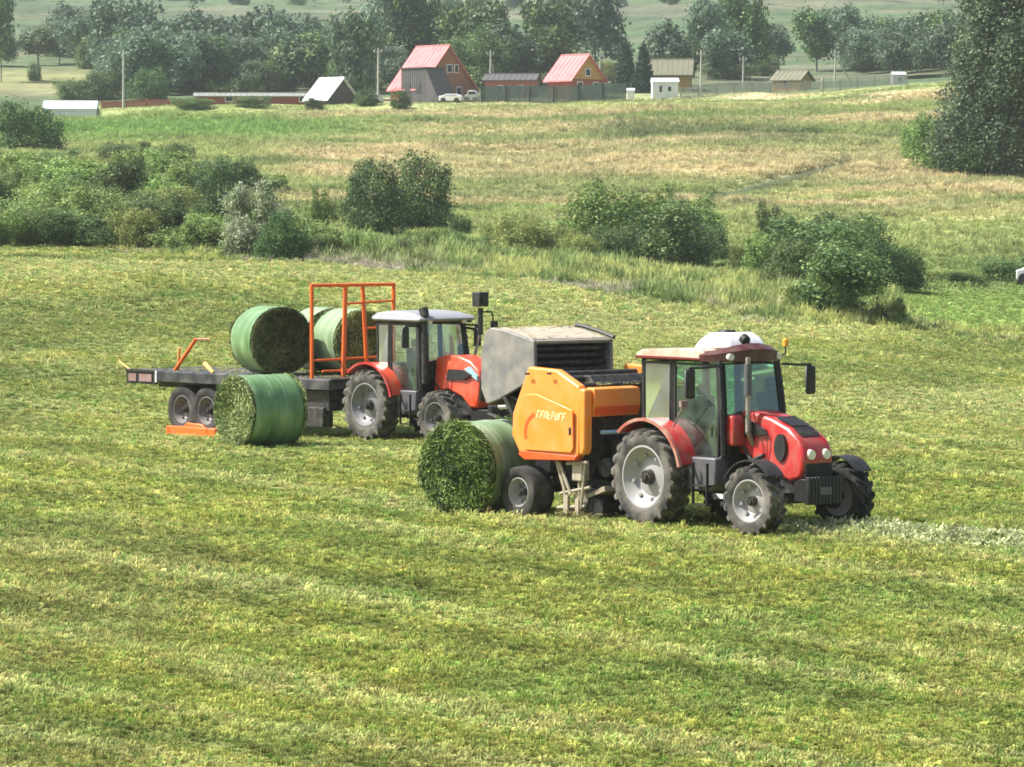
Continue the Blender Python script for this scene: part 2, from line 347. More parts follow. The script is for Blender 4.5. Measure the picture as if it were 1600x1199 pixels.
# ------------------------------------------------------------------ grass, instanced with geometry nodes
def tuft(name, n, hgt, wid, spread, m, seed, lean=.6, broad=1.0):
    r = np.random.RandomState(seed); V = []; T = []
    for i in range(n):
        a = r.rand()*2*PI; d = r.rand()**.6*spread; bx, by = d*math.cos(a), d*math.sin(a)
        a2 = a+r.randn()*.8; ln = hgt*(.5+.6*r.rand()); le = lean*(.2+r.rand()); w2 = wid*(.6+.8*r.rand())*broad
        dx, dy = math.cos(a2), math.sin(a2); sx, sy = -dy*w2/2, dx*w2/2
        p1 = (bx+dx*ln*le*.35, by+dy*ln*le*.35, ln*.6); p2 = (bx+dx*ln*le, by+dy*ln*le, ln*(1-.35*le))
        V += [(bx-sx*.6, by-sy*.6, -.01), (bx+sx*.6, by+sy*.6, -.01), (p1[0]+sx, p1[1]+sy, p1[2]), (p1[0]-sx, p1[1]-sy, p1[2])]
        V += [(p1[0]-sx, p1[1]-sy, p1[2]), (p1[0]+sx, p1[1]+sy, p1[2]), (p2[0]+sx*.3, p2[1]+sy*.3, p2[2]), (p2[0]-sx*.3, p2[1]-sy*.3, p2[2])]
        t = r.rand(); T += [t*.8, min(1, t*.8+.2)]
    me = fast_mesh(name, np.array(V), 4, m, T)
    return bpy.data.objects.new(name, me)
def grass_mat(name, transl=.35, vary=.45):
    m = bpy.data.materials.new(name); m.use_nodes = True; n = m.node_tree.nodes; L = m.node_tree.links
    b = n['Principled BSDF']; o = n['Material Output']; b.inputs['Roughness'].default_value = .7; b.inputs['Specular IOR Level'].default_value = .12
    a = n.new('ShaderNodeAttribute'); a.attribute_type = 'INSTANCER'; a.attribute_name = 'col'
    t = n.new('ShaderNodeAttribute'); t.attribute_name = 'tone'
    mr = n.new('ShaderNodeMapRange'); mr.inputs['To Min'].default_value = 1-vary; mr.inputs['To Max'].default_value = 1+vary; L.new(t.outputs['Fac'], mr.inputs[0])
    mx = n.new('ShaderNodeVectorMath'); mx.operation = 'SCALE'; L.new(a.outputs['Color'], mx.inputs[0]); L.new(mr.outputs[0], mx.inputs['Scale'])
    L.new(mx.outputs[0], b.inputs['Base Color']); tr = n.new('ShaderNodeBsdfTranslucent'); L.new(mx.outputs[0], tr.inputs[0])
    ms = n.new('ShaderNodeMixShader'); ms.inputs[0].default_value = transl; L.new(b.outputs[0], ms.inputs[1]); L.new(tr.outputs[0], ms.inputs[2]); L.new(ms.outputs[0], o.inputs[0])
    return m
M['grass'] = grass_mat('grass_blades')
def scatter(name, P, rot, scl, col, idx, protos):
    me = bpy.data.meshes.new(name); me.vertices.add(len(P)); me.vertices.foreach_set('co', P.astype(np.float32).ravel())
    me.attributes.new('rot', 'FLOAT_VECTOR', 'POINT').data.foreach_set('vector', rot.astype(np.float32).ravel())
    me.attributes.new('scl', 'FLOAT_VECTOR', 'POINT').data.foreach_set('vector', scl.astype(np.float32).ravel())
    me.attributes.new('col', 'FLOAT_COLOR', 'POINT').data.foreach_set('color', np.concatenate([np.clip(col, 0, 1), np.ones((len(P), 1))], 1).astype(np.float32).ravel())
    me.attributes.new('idx', 'INT', 'POINT').data.foreach_set('value', idx.astype(np.int32))
    o = link(name, me); g = bpy.data.node_groups.new(name+'_nodes', 'GeometryNodeTree')
    g.interface.new_socket('Geometry', in_out='INPUT', socket_type='NodeSocketGeometry'); g.interface.new_socket('Geometry', in_out='OUTPUT', socket_type='NodeSocketGeometry')
    N = g.nodes; L = g.links; gi = N.new('NodeGroupInput'); go = N.new('NodeGroupOutput'); ip = N.new('GeometryNodeInstanceOnPoints')
    jt = N.new('GeometryNodeGeometryToInstance')
    for p in protos[::-1]:
        oi = N.new('GeometryNodeObjectInfo'); oi.inputs['Object'].default_value = p; L.new(oi.outputs['Geometry'], jt.inputs[0])
    def att(nm, ty):
        a = N.new('GeometryNodeInputNamedAttribute'); a.data_type = ty; a.inputs[0].default_value = nm; return a.outputs[0]
    L.new(gi.outputs[0], ip.inputs['Points']); L.new(jt.outputs[0], ip.inputs['Instance']); ip.inputs['Pick Instance'].default_value = True
    L.new(att('idx', 'INT'), ip.inputs['Instance Index']); L.new(att('scl', 'FLOAT_VECTOR'), ip.inputs['Scale'])
    er = N.new('FunctionNodeEulerToRotation'); L.new(att('rot', 'FLOAT_VECTOR'), er.inputs[0]); L.new(er.outputs[0], ip.inputs['Rotation'])
    L.new(ip.outputs[0], go.inputs[0]); md = o.modifiers.new('scatter', 'NODES'); md.node_group = g
    return o
tufts = [tuft('grass_tuft', 16, .10, .013, .07, 'grass', 1), tuft('grass_tuft', 14, .07, .022, .08, 'grass', 2, .9),
         tuft('grass_tuft', 14, .14, .010, .05, 'grass', 3, .5), tuft('grass_tuft', 18, .06, .018, .10, 'grass', 4, 1.1),
         tuft('grass_tuft', 10, .05, .034, .07, 'grass', 5, 1.2, 1.2)]
def strip_points(d0, d1, n, margin=1.16, seed=0):
    r = np.random.RandomState(seed); Y = np.sqrt(d0*d0+(d1*d1-d0*d0)*r.rand(n)); X = (r.rand(n)*2-1)*(Y*.1334*margin+1.0); return X, Y
def field_tufts():
    Ps = []; Ss = []; 
    for d0, d1, dens, sc, seed in ((31, 46, 170, .84, 1), (46, 64, 110, .95, 2), (64, 95, 50, 1.2, 3), (95, 135, 24, 1.5, 4), (135, 200, 11, 2.1, 5)):
        area = (d1*d1-d0*d0)*.1334*1.16+2*(d1-d0); X, Y = strip_points(d0, d1, int(area*dens), seed=seed)
        Ps.append(np.stack([X, Y], 1)); Ss.append(np.full(len(X), sc))
    P = np.concatenate(Ps); sc = np.concatenate(Ss); X, Y = P.T
    keep = Y < EDGE(800+F*X/Y)+1+44*(800+F*X/Y > 1402); X, Y, sc = X[keep], Y[keep], sc[keep]
    # no grass inside the tyres and bales
    for cx, cy, rr in CLEAR: 
        k = (X-cx)**2+(Y-cy)**2 > rr*rr; X, Y, sc = X[k], Y[k], sc[k]
    Z = H(X, Y); n = len(X); r = np.random.RandomState(3)
    col = ground_colour(X, Y, Z)
    patch = fbm(X/.45, Y/.7, 41, 3); hgt = fbm(X/1.3, Y/1.8, 42, 3)
    tint = r.rand(n)
    col = col*(1+(.88*r.rand(n)-.42)*np.interp(Y, [60, 110], [1, .55]))[:, None]*(1+(.8*patch-.36)*np.interp(Y, [60, 110], [1, .6]))[:, None]
    t1 = (tint > .87)[:, None]; col = np.where(t1, col*np.array([[1.65,1.5,1.6]]), col)        # dry, pale
    t2 = (tint < .16)[:, None]; col = np.where(t2, col*np.array([[.62,.9,.7]]), col)            # deep green
    t3 = ((tint > .80) & (tint <= .87))[:, None]; col = np.where(t3, col*np.array([[1.15,.92,1.1]]), col)
    sw = swath(X, Y); s = sc*(.6+.65*r.rand(n))*(.62+.5*hgt)*(.72+.55*sw)
    scl = np.stack([s*1.1, s*1.1, s*(.65+.5*r.rand(n))*np.where(Y > 64, .8, 1)], 1)
    rot = np.stack([r.randn(n)*.12, r.randn(n)*.12, r.rand(n)*2*PI], 1)
    return tag(scatter('grass', np.stack([X, Y, Z], 1), rot, scl, col, r.randint(0, 5, n), tufts), 'short yellow green mown grass covering the hay field', 'grass', kind='stuff')

# ------------------------------------------------------------------ foliage
def crown(name, lobes, n, leaf, seed, m='leaf_mid', clump=22, cl_r=.10, up=0.2, aspect=1.0, droop=0):
    """many leaf clumps near the skin of a few overlapping lobes"""
    r = np.random.RandomState(seed); L = np.array(lobes, float); vol = (L[:, 3]*L[:, 4]+L[:, 4]*L[:, 5]+L[:, 3]*L[:, 5]); p = vol/vol.sum()
    nc = max(1, n//clump); k = r.choice(len(L), nc, p=p)
    d = r.randn(nc, 3); d /= np.linalg.norm(d, axis=1)[:, None]
    rad = np.where(r.rand(nc) < .8, .80+.28*r.rand(nc), .3+.5*r.rand(nc))[:, None]
    c = L[k, :3]+d*L[k, 3:6]*rad; bad = c[:, 2] < 0; c[bad, 2] = np.abs(c[bad, 2])*.3
    tone = r.rand(nc); kk = np.repeat(np.arange(nc), clump)
    off = r.randn(len(kk), 3)*cl_r*.5*np.repeat(.6+.9*r.rand(nc), clump)[:, None]; off[:, 2] *= 1+droop
    P = c[kk]+off; P[:, 2] = np.maximum(P[:, 2], .005)
    nrm = d[kk]*.7+r.randn(len(kk), 3)*.75; nrm[:, 2] += up; nrm /= np.linalg.norm(nrm, axis=1)[:, None]
    a = np.cross(nrm, r.randn(len(kk), 3)); 
    if droop: a[:, 2] -= droop*1.2
    a -= nrm*(a*nrm).sum(1)[:, None]; a /= np.linalg.norm(a, axis=1)[:, None]; b = np.cross(nrm, a)
    s = leaf*(.5+.9*r.rand(len(kk)))[:, None]; A = a*s*.62*aspect; B = b*s*.36
    V = np.stack([P-A, P-B*1.0+A*.1, P+A, P+B*1.0+A*.1], 1).reshape(-1, 3)
    tn = np.clip(tone[kk]*.6+r.rand(len(kk))*.4, 0, 1)
    return fast_mesh(name, V, 4, m, tn)
def trunk(name, segs, m='bark'):
    b = MB()
    for p0, p1, r0, r1 in segs: b.cyl(p0, p1, r0, r1, 7, True)
    bmesh.ops.recalc_face_normals(b.bm, faces=b.bm.faces); me = bpy.data.meshes.new(name); b.bm.to_mesh(me); b.bm.free(); me.materials.append(M[m]); return me
def blob(r, n, cx, cz, rx, rz, sx, sz, z0=.0):
    out = []
    for i in range(n):
        a = r.rand()*2*PI; q = r.rand()**.5
        out.append((cx+math.cos(a)*q*rx, math.sin(a)*q*rx, max(z0+sz*.6, cz+(r.rand()*2-1)*rz), sx*(.7+.6*r.rand()), sx*(.7+.6*r.rand()), sz*(.7+.6*r.rand())))
    return out
rr = np.random.RandomState(5)
def tk(r0=.02, h=.5, spread=.2, n=5, seed=0):
    r = random.Random(seed); s = [((0,0,-.03),(.01,0,h),r0,r0*.6)]
    for i in range(n):
        a = r.random()*2*PI; z = h*(.4+.6*r.random()); s.append(((.005,0,z),(math.cos(a)*spread,math.sin(a)*spread,z+.2+.15*r.random()),r0*.5,r0*.15))
    return s
PR = {}   # unit-high plants: key -> (crown mesh variants, trunk mesh)
def proto(key, lobe_fn, n, leaf, m, trunkseg, tm='bark', variants=2, **kw):
    PR[key] = ([crown(key+'_crown', lobe_fn(np.random.RandomState(50+i+len(PR)*7)), n, leaf, 60+i+len(PR)*5, m, **kw) for i in range(variants)], trunk(key+'_trunk', trunkseg, tm))
dome = lambda r: [(0,0,.38,.37,.37,.40),(.1,-.05,.2,.38,.38,.2)]+blob(r, 15, 0, .42, .36, .33, .12, .14)
round_ = lambda r: [(0,0,.60,.30,.30,.30)]+blob(r, 10, 0, .60, .28, .26, .15, .14, .15)
tall = lambda r: [(0,0,.55,.20,.20,.38)]+blob(r, 10, 0, .56, .18, .34, .13, .15, .15)
loose = lambda r: blob(r, 11, 0, .42, .36, .32, .12, .22)
cone = lambda r: [(0,0,.10+.11*i,.30*(1-i/9.8)+.03,.30*(1-i/9.8)+.03,.12) for i in range(8)]+[(0,0,.93,.03,.03,.07)]
for c_, m_ in (('mid','leaf_mid'),('dark','leaf_dark'),('light','leaf_light'),('bright','leaf_bright'),('yellow','leaf_yellow')):
    proto('bush_'+c_, dome, 15000, .0245, m_, tk(.012,.3,.25,6,1), up=.6, cl_r=.065)
proto('spray_silver', loose, 10000, .027, 'leaf_silver', tk(.01,.4,.3,6,2), aspect=1.5, up=.3, cl_r=.08)
proto('spray_light', loose, 10000, .027, 'leaf_light', tk(.01,.4,.3,6,2), aspect=1.5, up=.3, cl_r=.08)
proto('spray_mid', loose, 10000, .027, 'leaf_mid', tk(.01,.4,.3,6,2), aspect=1.4, up=.3, cl_r=.08)
proto('round_wood', round_, 4200, .046, 'leaf_wood', tk(.018,.5,.2,6,3), up=.25, cl_r=.085, variants=3)
proto('tall_wood', tall, 3800, .040, 'leaf_wood', tk(.014,.55,.12,6,4), 'bark_pale', up=.25, cl_r=.075, droop=.4)
proto('round_dark', round_, 4600, .044, 'leaf_dark', tk(.018,.5,.2,6,3), up=.25, cl_r=.08)
proto('round_light', round_, 4200, .046, 'leaf_mid', tk(.018,.5,.2,6,3), up=.25, cl_r=.08)
proto('conifer', cone, 9000, .036, 'conifer', tk(.02,.8,.05,2,5), up=-.1, cl_r=.05, variants=1)
def plant(kind, u, v, wpx, hpx, label, cat='bush', name='bush', group=None, depth=1.0, dmin=100):
    x, y, z = spot(u, v, dmin); hm = hpx*y/F; wm = wpx*y/F
    cs, tr = PR[kind]; wid = {'bush':.92, 'spray':.90, 'round':.84, 'tall_':.58, 'conif':.6}[kind[:5] if kind[:5] in ('tall_','round','conif','spray') else 'bush']
    e = empty(name, (x, y, z-.03*hm), random.random()*6.28, label, cat, group)
    e.scale = (wm/wid*1.06, wm/wid*depth*1.06, hm*(1.24 if kind.startswith('bush') else 1.13))
    link('crown', random.choice(cs), e); link('trunk', tr, e); return e

# ------------------------------------------------------------------ wheels
def wheel(parent, x, y, z, R, w, rr_, side, tyre='tyre', rim='rim_white', lugs=20, name='wheel', lug_h=.042):
    """hub mesh with tyre (bars moulded in) and dished rim; side = -1 right, +1 left"""
    h = MB(); h.cyl((0, side*w*.02, 0), (0, side*w*.30, 0), rr_*.26, rr_*.22, 16); h.cyl((0, side*w*.28, 0), (0, side*w*.40, 0), rr_*.13, rr_*.11, 12)
    for i in range(8):
        a = i*PI/4; h.cyl((rr_*.2*math.cos(a), side*w*.29, rr_*.2*math.sin(a)), (rr_*.2*math.cos(a), side*w*.33, rr_*.2*math.sin(a)), .018, .018, 6)
    hub = h.build(name, 'chassis', parent, True, loc=(x, y, z))
    t = MB(); k = w/2; Rb = R-(lug_h if lugs else 0)
    t.lathe([(-k*.80, rr_*.98), (-k*.96, rr_+(Rb-rr_)*.25), (-k, rr_+(Rb-rr_)*.55), (-k*.95, rr_+(Rb-rr_)*.85), (-k*.80, Rb*.985), (-k*.4, Rb), (0, Rb*1.004), (k*.4, Rb),
             (k*.80, Rb*.985), (k*.95, rr_+(Rb-rr_)*.85), (k, rr_+(Rb-rr_)*.55), (k*.96, rr_+(Rb-rr_)*.25), (k*.80, rr_*.98)], 56)
    if lugs:
        da = 2*PI/lugs
        for s in (-1, 1):
            for i in range(lugs):
                a0 = i*da+(da/2 if s > 0 else 0); pts = [(-s*.02, a0, R), (s*k*.55, a0+da*.42, R*.996), (s*k*.97, a0+da*.72, R*.975), (s*k*1.01, a0+da*.84, R*.90)]
                wd = da*.20; prev = None
                for j, (yy, aa, rad) in enumerate(pts):
                    lo = min(Rb*.97, rad-.02); ring = [t.bm.verts.new((q*math.cos(aa+e), yy, q*math.sin(aa+e))) for q, e in ((lo, -wd), (rad, -wd*.8), (rad, wd*.8), (lo, wd))]
                    if prev:
                        for q in range(4): t.bm.faces.new((prev[q], prev[(q+1)%4], ring[(q+1)%4], ring[q]))
                    else: t.bm.faces.new(ring)
                    prev = ring
                t.bm.faces.new(prev[::-1])
    t.build('tyre', tyre, hub, True)
    r = MB(); r.lathe([(-side*k*.75, rr_*.96), (side*k*.86, rr_*1.03), (side*k*.88, rr_*.97), (side*k*.74, rr_*.93), (side*k*.55, rr_*.88), (side*k*.38, rr_*.80),
                       (side*k*.10, rr_*.70), (-side*k*.02, rr_*.62), (side*k*.12, rr_*.40), (side*k*.16, rr_*.20), (-side*k*.2, rr_*.2), (-side*k*.3, rr_*.7)], 44)
    for i in range(8):      # bolted rim lugs
        a = i*PI/4+.2; c = Vector((rr_*.72*math.cos(a), side*k*.18, rr_*.72*math.sin(a))); r.cyl(c, c+Vector((0, side*.05, 0)), .035, .03, 6)
    r.build('rim', rim, hub, True)
    return hub

def pane(parent, pts, m, name='window', frame='black', fw=.035, th=.02):
    """glass pane with a frame round it; pts in order; frame is the part, glass its child"""
    P = [Vector(p) for p in pts]; c = sum(P, Vector())/len(P); n = (P[1]-P[0]).cross(P[2]-P[0]).normalized()
    f = MB()
    for a, b in zip(P, P[1:]+P[:1]):
        ai = a+(c-a).normalized()*fw*1.4; bi = b+(c-b).normalized()*fw*1.4
        vs = [f.bm.verts.new(q) for q in (a+n*th, b+n*th, bi+n*th, ai+n*th, a-n*th, b-n*th, bi-n*th, ai-n*th)]
        for q in ((0,1,2,3),(7,6,5,4),(0,4,5,1),(3,2,6,7),(1,5,6,2),(0,3,7,4)): f.bm.faces.new([vs[i] for i in q])
    fo = f.build(name, frame, parent)
    g = MB(); g.quad(*[p+(c-p).normalized()*fw for p in P]); g.build('glass', m, fo); return fo

def tractor(kind, loc, yaw, label):
    A = kind == 'near'
    t = empty('tractor', loc, yaw, label, 'tractor')
    red = 'red' if A else 'orange_red'
    R, w, r1 = (.79, .43, .50) if A else (.80, .45, .48)
    R2, w2, r2, xf = (.55, .34, .33, 2.5) if A else (.60, .38, .34, 2.42)
    ty = 'tyre_dust'
    for s in (-1, 1):
        wheel(t, 0, s*.90, R-.02, R, w, r1, s, ty if s < 0 else 'tyre', 'rim_white' if A else M['rim_mid'], 22, 'rear_wheel', .055)
        h = wheel(t, xf, s*.93, R2-.02, R2, w2, r2, s, 'tyre_dust' if not (A and s > 0) else 'tyre', 'rim_white' if A else 'rim_grey', 18, 'front_wheel', .045)
        if A: h.rotation_euler.z = math.radians(4)
    # chassis
    b = MB(); b.box(-.5, 1.25, -.26, .26, .52, 1.02); b.box(-.25, .25, -.66, .66, .62, .92); b.box(1.25, 2.75, -.27, .27, .60, 1.10)
    b.box(-.95, -.5, -.12, .12, .48, .60); b.box(-.62, -.48, -.34, .34, .5, .95)
    b.build('transmission', 'chassis', t, bevel=.03)
    b = MB(); b.box(xf-.10, xf+.10, -.74, .74, .46, .64); b.cyl((xf, -.76, .5), (xf, -.60, .5), .17, .15, 14); b.cyl((xf, .76, .5), (xf, .60, .5), .17, .15, 14)
    b.tube([(xf-.05, -.5, .5), (.9, -.18, .6)], .05); b.cyl((xf-.2, -.5, .66), (xf-.2, .5, .66), .035)
    b.build('front_axle', 'chassis', t, bevel=.015)
    b = MB()
    for s in (-1, 1): b.tube([(-.4, s*.34, .62), (-1.0, s*.36, .45)], .035); b.tube([(-.35, s*.3, 1.25), (-.85, s*.36, .52)], .025)
    b.tube([(-.35, 0, 1.1), (-.95, 0, .85)], .03); b.build('linkage', 'chassis', t)
    # hood
    hw = .34 if A else .37
    if A:
        prof = [(1.42,1.22),(1.42,1.88),(1.75,1.86),(2.15,1.78),(2.55,1.64),(2.80,1.47),(2.93,1.28),(2.93,1.02),(2.86,.86),(2.62,.80),(2.30,.92),(2.05,1.02)]
    else:
        prof = [(1.50,1.10),(1.50,1.86),(1.85,1.93),(2.25,1.92),(2.65,1.82),(2.95,1.62),(3.02,1.42),(2.98,.95),(2.94,.78),(2.72,.78),(2.45,1.02),(2.0,1.16)]
    b = MB(); b.prism(prof, -hw, hw, lambda x, z: (.80 if z > 1.6 else 1.0)*(1-.10*max(0, x-2.3))); hood = b.build('hood', red, t, True, .055, 3)
    if A:
        b = MB(); b.quad((2.17, -.20, 1.797), (2.17, .20, 1.797), (2.53, .20, 1.672), (2.53, -.20, 1.672)); b.quad((2.56, -.20, 1.655), (2.56, .20, 1.655), (2.76, .20, 1.52), (2.76, -.20, 1.52))
        for k in range(7): 
            yy = -.18+.06*k; b.box(2.17, 2.74, yy-.006, yy+.006, 1.655, 1.675, Matrix.Rotation(.36, 3, 'Y'), (2.45, 0, 1.665))
        b.build('top_grille', 'black', hood)
        b = MB(); b.cyl((2.42, -hw-.012, 1.33), (2.42, -hw+.05, 1.33), .13, .13, 20)
        for v in b.bm.verts: v.co.z = 1.33+(v.co.z-1.33)*1.65; 
        b.build('side_grille', 'black', hood)
        b = MB(); b.prism([(1.46,1.45),(1.46,1.83),(2.05,1.60),(2.12,1.52)], -hw-.010, -hw+.03); b.prism([(1.46,1.45),(1.46,1.83),(2.05,1.60),(2.12,1.52)], hw-.03, hw+.010)
        b.build('side_vent', 'black', hood)
        b = MB(); b.box(2.90, 2.945, -.28, .28, .88, 1.10)
        for k in range(9): b.box(2.945, 2.955, -.27, .27, .895+k*.023, .903+k*.023)
        b.build('front_grille', 'black', hood, bevel=.01)
        for y in (-.16, .16):
            b = MB(); b.cyl((2.905, y, 1.235), (2.965, y, 1.235), .085, .075, 14); b.build('headlight', 'lamp', hood, True)
        b = MB(); b.box(2.70, 3.02, -.30, .30, .50, .86); [b.box(3.02, 3.10, -.36+.073*k, -.30+.073*k, .47, .90) for k in range(10)]
        b.build('front_weights', 'black', t, bevel=.012)
        b = MB(); b.box(3.105, 3.115, -.12, .12, .62, .74); b.build('weight_plate', 'grey', t, bevel=.004)
        b = MB(); b.prism([(1.30,1.32),(1.30,1.76),(1.36,1.82),(1.56,1.80),(1.60,1.70),(1.60,1.32)], -.58, -.30); b.build('side_cowl', 'red', t, True, .04, 3)
    else:
        for s in (-1, 1):
            b = MB(); b.prism([(1.95,1.38),(2.02,1.62),(2.5,1.62),(2.82,1.52),(2.55,1.40)], s*(hw+.012), s*(hw-.02)); b.build('side_vent', 'black', hood)
            b = MB(); b.prism([(2.55,1.64),(2.72,1.70),(2.98,1.50),(2.98,1.40),(2.85,1.46)], s*(hw*.96+.015), s*(hw-.05)); b.build('headlight', 'bluelens', hood, True)
        b = MB(); b.box(2.98, 3.035, -.30, .30, .95, 1.42); [b.box(3.035, 3.045, -.27, .27, 1.0+k*.05, 1.02+k*.05) for k in range(8)]
        b.build('front_grille', 'black', hood, bevel=.01)
        b = MB(); b.box(2.7, 3.3, -.30, .30, .50, .76); [b.box(3.3, 3.42, -.33+.068*k, -.275+.068*k, .44, .86) for k in range(10)]
        b.build('front_weights', 'black', t, bevel=.012)
        b = MB(); b.tube([(3.3, -.3, .68), (3.75, -.34, .58)], .05); b.tube([(3.3, .3, .68), (3.75, .34, .58)], .05); b.tube([(3.75, -.38, .58), (3.75, .38, .58)], .045); b.cyl((3.55, -.12, .80), (3.55, .10, .80), .07, .07, 12)
        b.build('front_linkage', 'chassis', t)
        b = MB(); b.cyl((3.52, -.16, .86), (3.72, -.14, .86), .085, .06, 14); b.build('white_coupler', 'white', t, True)
    for s in (-1, 1):
        b = MB(); b.box(2.12, 2.132, s*(hw+.004)-.004, s*(hw+.004)+.004, 1.06, 1.60); b.build('panel_seam', 'black', hood)
        b = MB(); b.tube([(1.2, s*.30, 1.02), (1.6, s*.42, .92), (2.2, s*.34, .80), (xf, s*.45, .72)], .018, 6); b.build('hose', 'black', t, True)
    # engine bits and steps
    b = MB(); b.prism([(.72,.60),(.72,1.13),(1.42,1.13),(1.42,.72),(1.30,.60)], -.80, -.42); b.build('fuel_tank', 'grey', t, True, .03)
    b = MB(); b.prism([(.72,.60),(.72,1.13),(1.42,1.13),(1.42,.72),(1.30,.60)], .42, .80); b.build('side_tank', 'grey' if A else 'black', t, True, .03)
    b = MB(); [b.box(1.0, 1.36, -.93, -.80, z, z+.025) for z in (.38, .68)]; b.box(1.0, 1.02, -.93, -.88, .38, 1.05); b.box(1.34, 1.36, -.93, -.88, .38, 1.05)
    b.build('steps', 'black', t)
    b = MB(); b.cyl((1.55, -.40, .98), (1.95, -.40, .98), .10, .10, 12); b.box(1.45, 2.1, -.42, -.29, .78, .92); b.tube([(1.5, -.33, 1.35), (1.8, -.38, 1.1), (2.05, -.33, 1.2)], .03)
    b.build('engine_parts', 'chassis', t, bevel=.01)
    # cab
    x0, x1, hwc, zt, zb = (-.44, 1.38, .70, 2.66, 1.20) if A else (.02, 1.40, .74, 2.66, 1.22)
    xb = .28 if A else .45
    b = MB(); b.prism([(x0,1.18),(x0,1.62),(xb,1.62),(xb+.05,1.28),(1.0,1.05),(1.38,1.05),(1.46,1.42),(1.46,1.0),(x0+.3,1.0)], -.58, .58)
    b.build('cab_floor', 'black', t, bevel=.02)
    fr = MB()
    for s in (-1, 1):
        P = [(x0, s*(hwc-.02), 1.5), (x0-.03, s*(hwc-.03), zt)]; Bp = [(xb, s*hwc, zb), (xb-.02, s*(hwc-.03), zt)]; Ap = [(x1+.06, s*(hwc-.06), 1.15), (x1+.03, s*(hwc-.05), 1.9), (x1-.08, s*(hwc-.09), zt)]
        fr.tube(P, .04, 6); fr.tube(Bp, .045 if not A else .035, 6); fr.tube(Ap, .045 if A else .055, 6)
        fr.tube([P[1], Bp[1], Ap[2]], .035, 6); fr.tube([(x0, s*(hwc-.02), 1.55), (xb, s*hwc, 1.55)], .03, 6); fr.tube([Bp[0], (1.05, s*hwc, 1.06), Ap[0]], .03, 6)
    fr.tube([(x0-.03, -(hwc-.03), zt), (x0-.03, hwc-.03, zt)], .04, 6); fr.tube([(x1-.08, -(hwc-.09), zt), (x1-.08, hwc-.09, zt)], .035, 6)
    fr.tube([(x1+.05, -(hwc-.05), 1.72), (x1+.05, hwc-.05, 1.72)], .035, 6)
    fr.build('cab_frame', 'black', t, True)
    gl = 'glass' if A else 'glass_clear'
    for s in (-1, 1):
        pane(t, [(x0, s*(hwc-.01), 1.58), (xb-.04, s*(hwc+.005), 1.58), (xb-.05, s*(hwc-.02), zt-.05), (x0-.02, s*(hwc-.02), zt-.05)], gl, 'side_window')
        d = pane(t, [(xb+.04, s*(hwc+.005), 1.30), (.80, s*(hwc+.005), 1.10), (x1-.02, s*(hwc-.03), 1.12), (x1, s*(hwc-.035), 1.9), (x1-.10, s*(hwc-.07), zt-.05), (xb+.03, s*(hwc-.02), zt-.05)], gl, 'door')
        b = MB(); b.tube([(x1-.12, s*(hwc+.03), 1.45), (x1-.12, s*(hwc+.03), 1.62)], .015, 6); b.build('handle', 'black', d)
    pane(t, [(x1+.05, -(hwc-.10), 1.75), (x1+.05, hwc-.10, 1.75), (x1-.06, hwc-.14, zt-.04), (x1-.06, -(hwc-.14), zt-.04)], gl, 'windscreen', fw=.03)
    pane(t, [(x0, -(hwc-.07), 1.62), (x0, hwc-.07, 1.62), (x0-.02, hwc-.09, zt-.05), (x0-.02, -(hwc-.09), zt-.05)], gl, 'rear_window', fw=.03)
    b = MB(); b.box(.32, 1.15, -.60, -.42, 1.05, 1.50); b.box(.32, 1.15, .42, .60, 1.05, 1.50); b.box(x0+.02, xb-.05, -.60, .60, 1.5, 1.72); b.build('cab_shade_boxes', 'black', t, bevel=.03)  # black boxes added inside the cab to darken the view through the glass
    b = MB(); b.box(.25 if A else .5, .70 if A else .9, -.24, .24, 1.30, 1.45); b.box(.16 if A else .42, .28 if A else .54, -.24, .24, 1.42, 2.05, Matrix.Rotation(-.12, 3, 'Y')); b.box(.17 if A else .43, .25 if A else .5, -.13, .13, 2.06, 2.24)
    b.build('seat', 'seat', t, bevel=.04)
    b = MB(); b.tube([(1.32, 0, 1.2), (1.12, 0, 1.68)], .035); cx, cz = 1.10, 1.72
    ring = [(cx+.19*math.cos(a)*.85, .20*math.sin(a), cz+.19*math.cos(a)*.35) for a in [2*PI*i/16 for i in range(17)]]; b.tube(ring, .016, 6); b.tube([ring[0], ring[8]], .012, 6)
    b.build('steering_wheel', 'black', t); b = MB(); b.prism([(1.22,1.1),(1.22,1.66),(1.38,1.74),(1.38,1.1)], -.24, .24); b.build('dashboard', 'black', t, bevel=.03)
    # roof
    if A:
        prof = [(-.56,2.66),(-.58,2.74),(-.48,2.80),(.4,2.84),(.95,2.84),(1.05,2.78),(1.05,2.66)]
        b = MB(); b.prism(prof, -.76, .76, lambda x, z: .93 if z > 2.77 else 1); roof = b.build('cab_roof', 'red_roof_paint', t, True, .03); b = MB(); b.box(-.575, 1.0, -.768, .768, 2.655, 2.70); b.build('roof_edge', mat('roof_edge_red', (.16,.015,.012), .4), roof, bevel=.01)
        b = MB(); 
        outline = [(.98,-.76),(1.25,-.70),(1.46,-.46),(1.54,-.15),(1.54,.15),(1.46,.46),(1.25,.70),(.98,.76)]
        lo = [b.bm.verts.new((x, y, 2.64)) for x, y in outline]; mi = [b.bm.verts.new((x, y, 2.74+.10*(1-(y/.76)**2))) for x, y in outline]; hi = [b.bm.verts.new((.98+(x-.98)*.75, y*.88, 2.80+.13*(1-(y/.76)**2))) for x, y in outline]
        n = len(outline)
        for i in range(n-1):
            b.bm.faces.new((lo[i], lo[i+1], mi[i+1], mi[i])); b.bm.faces.new((mi[i], mi[i+1], hi[i+1], hi[i]))
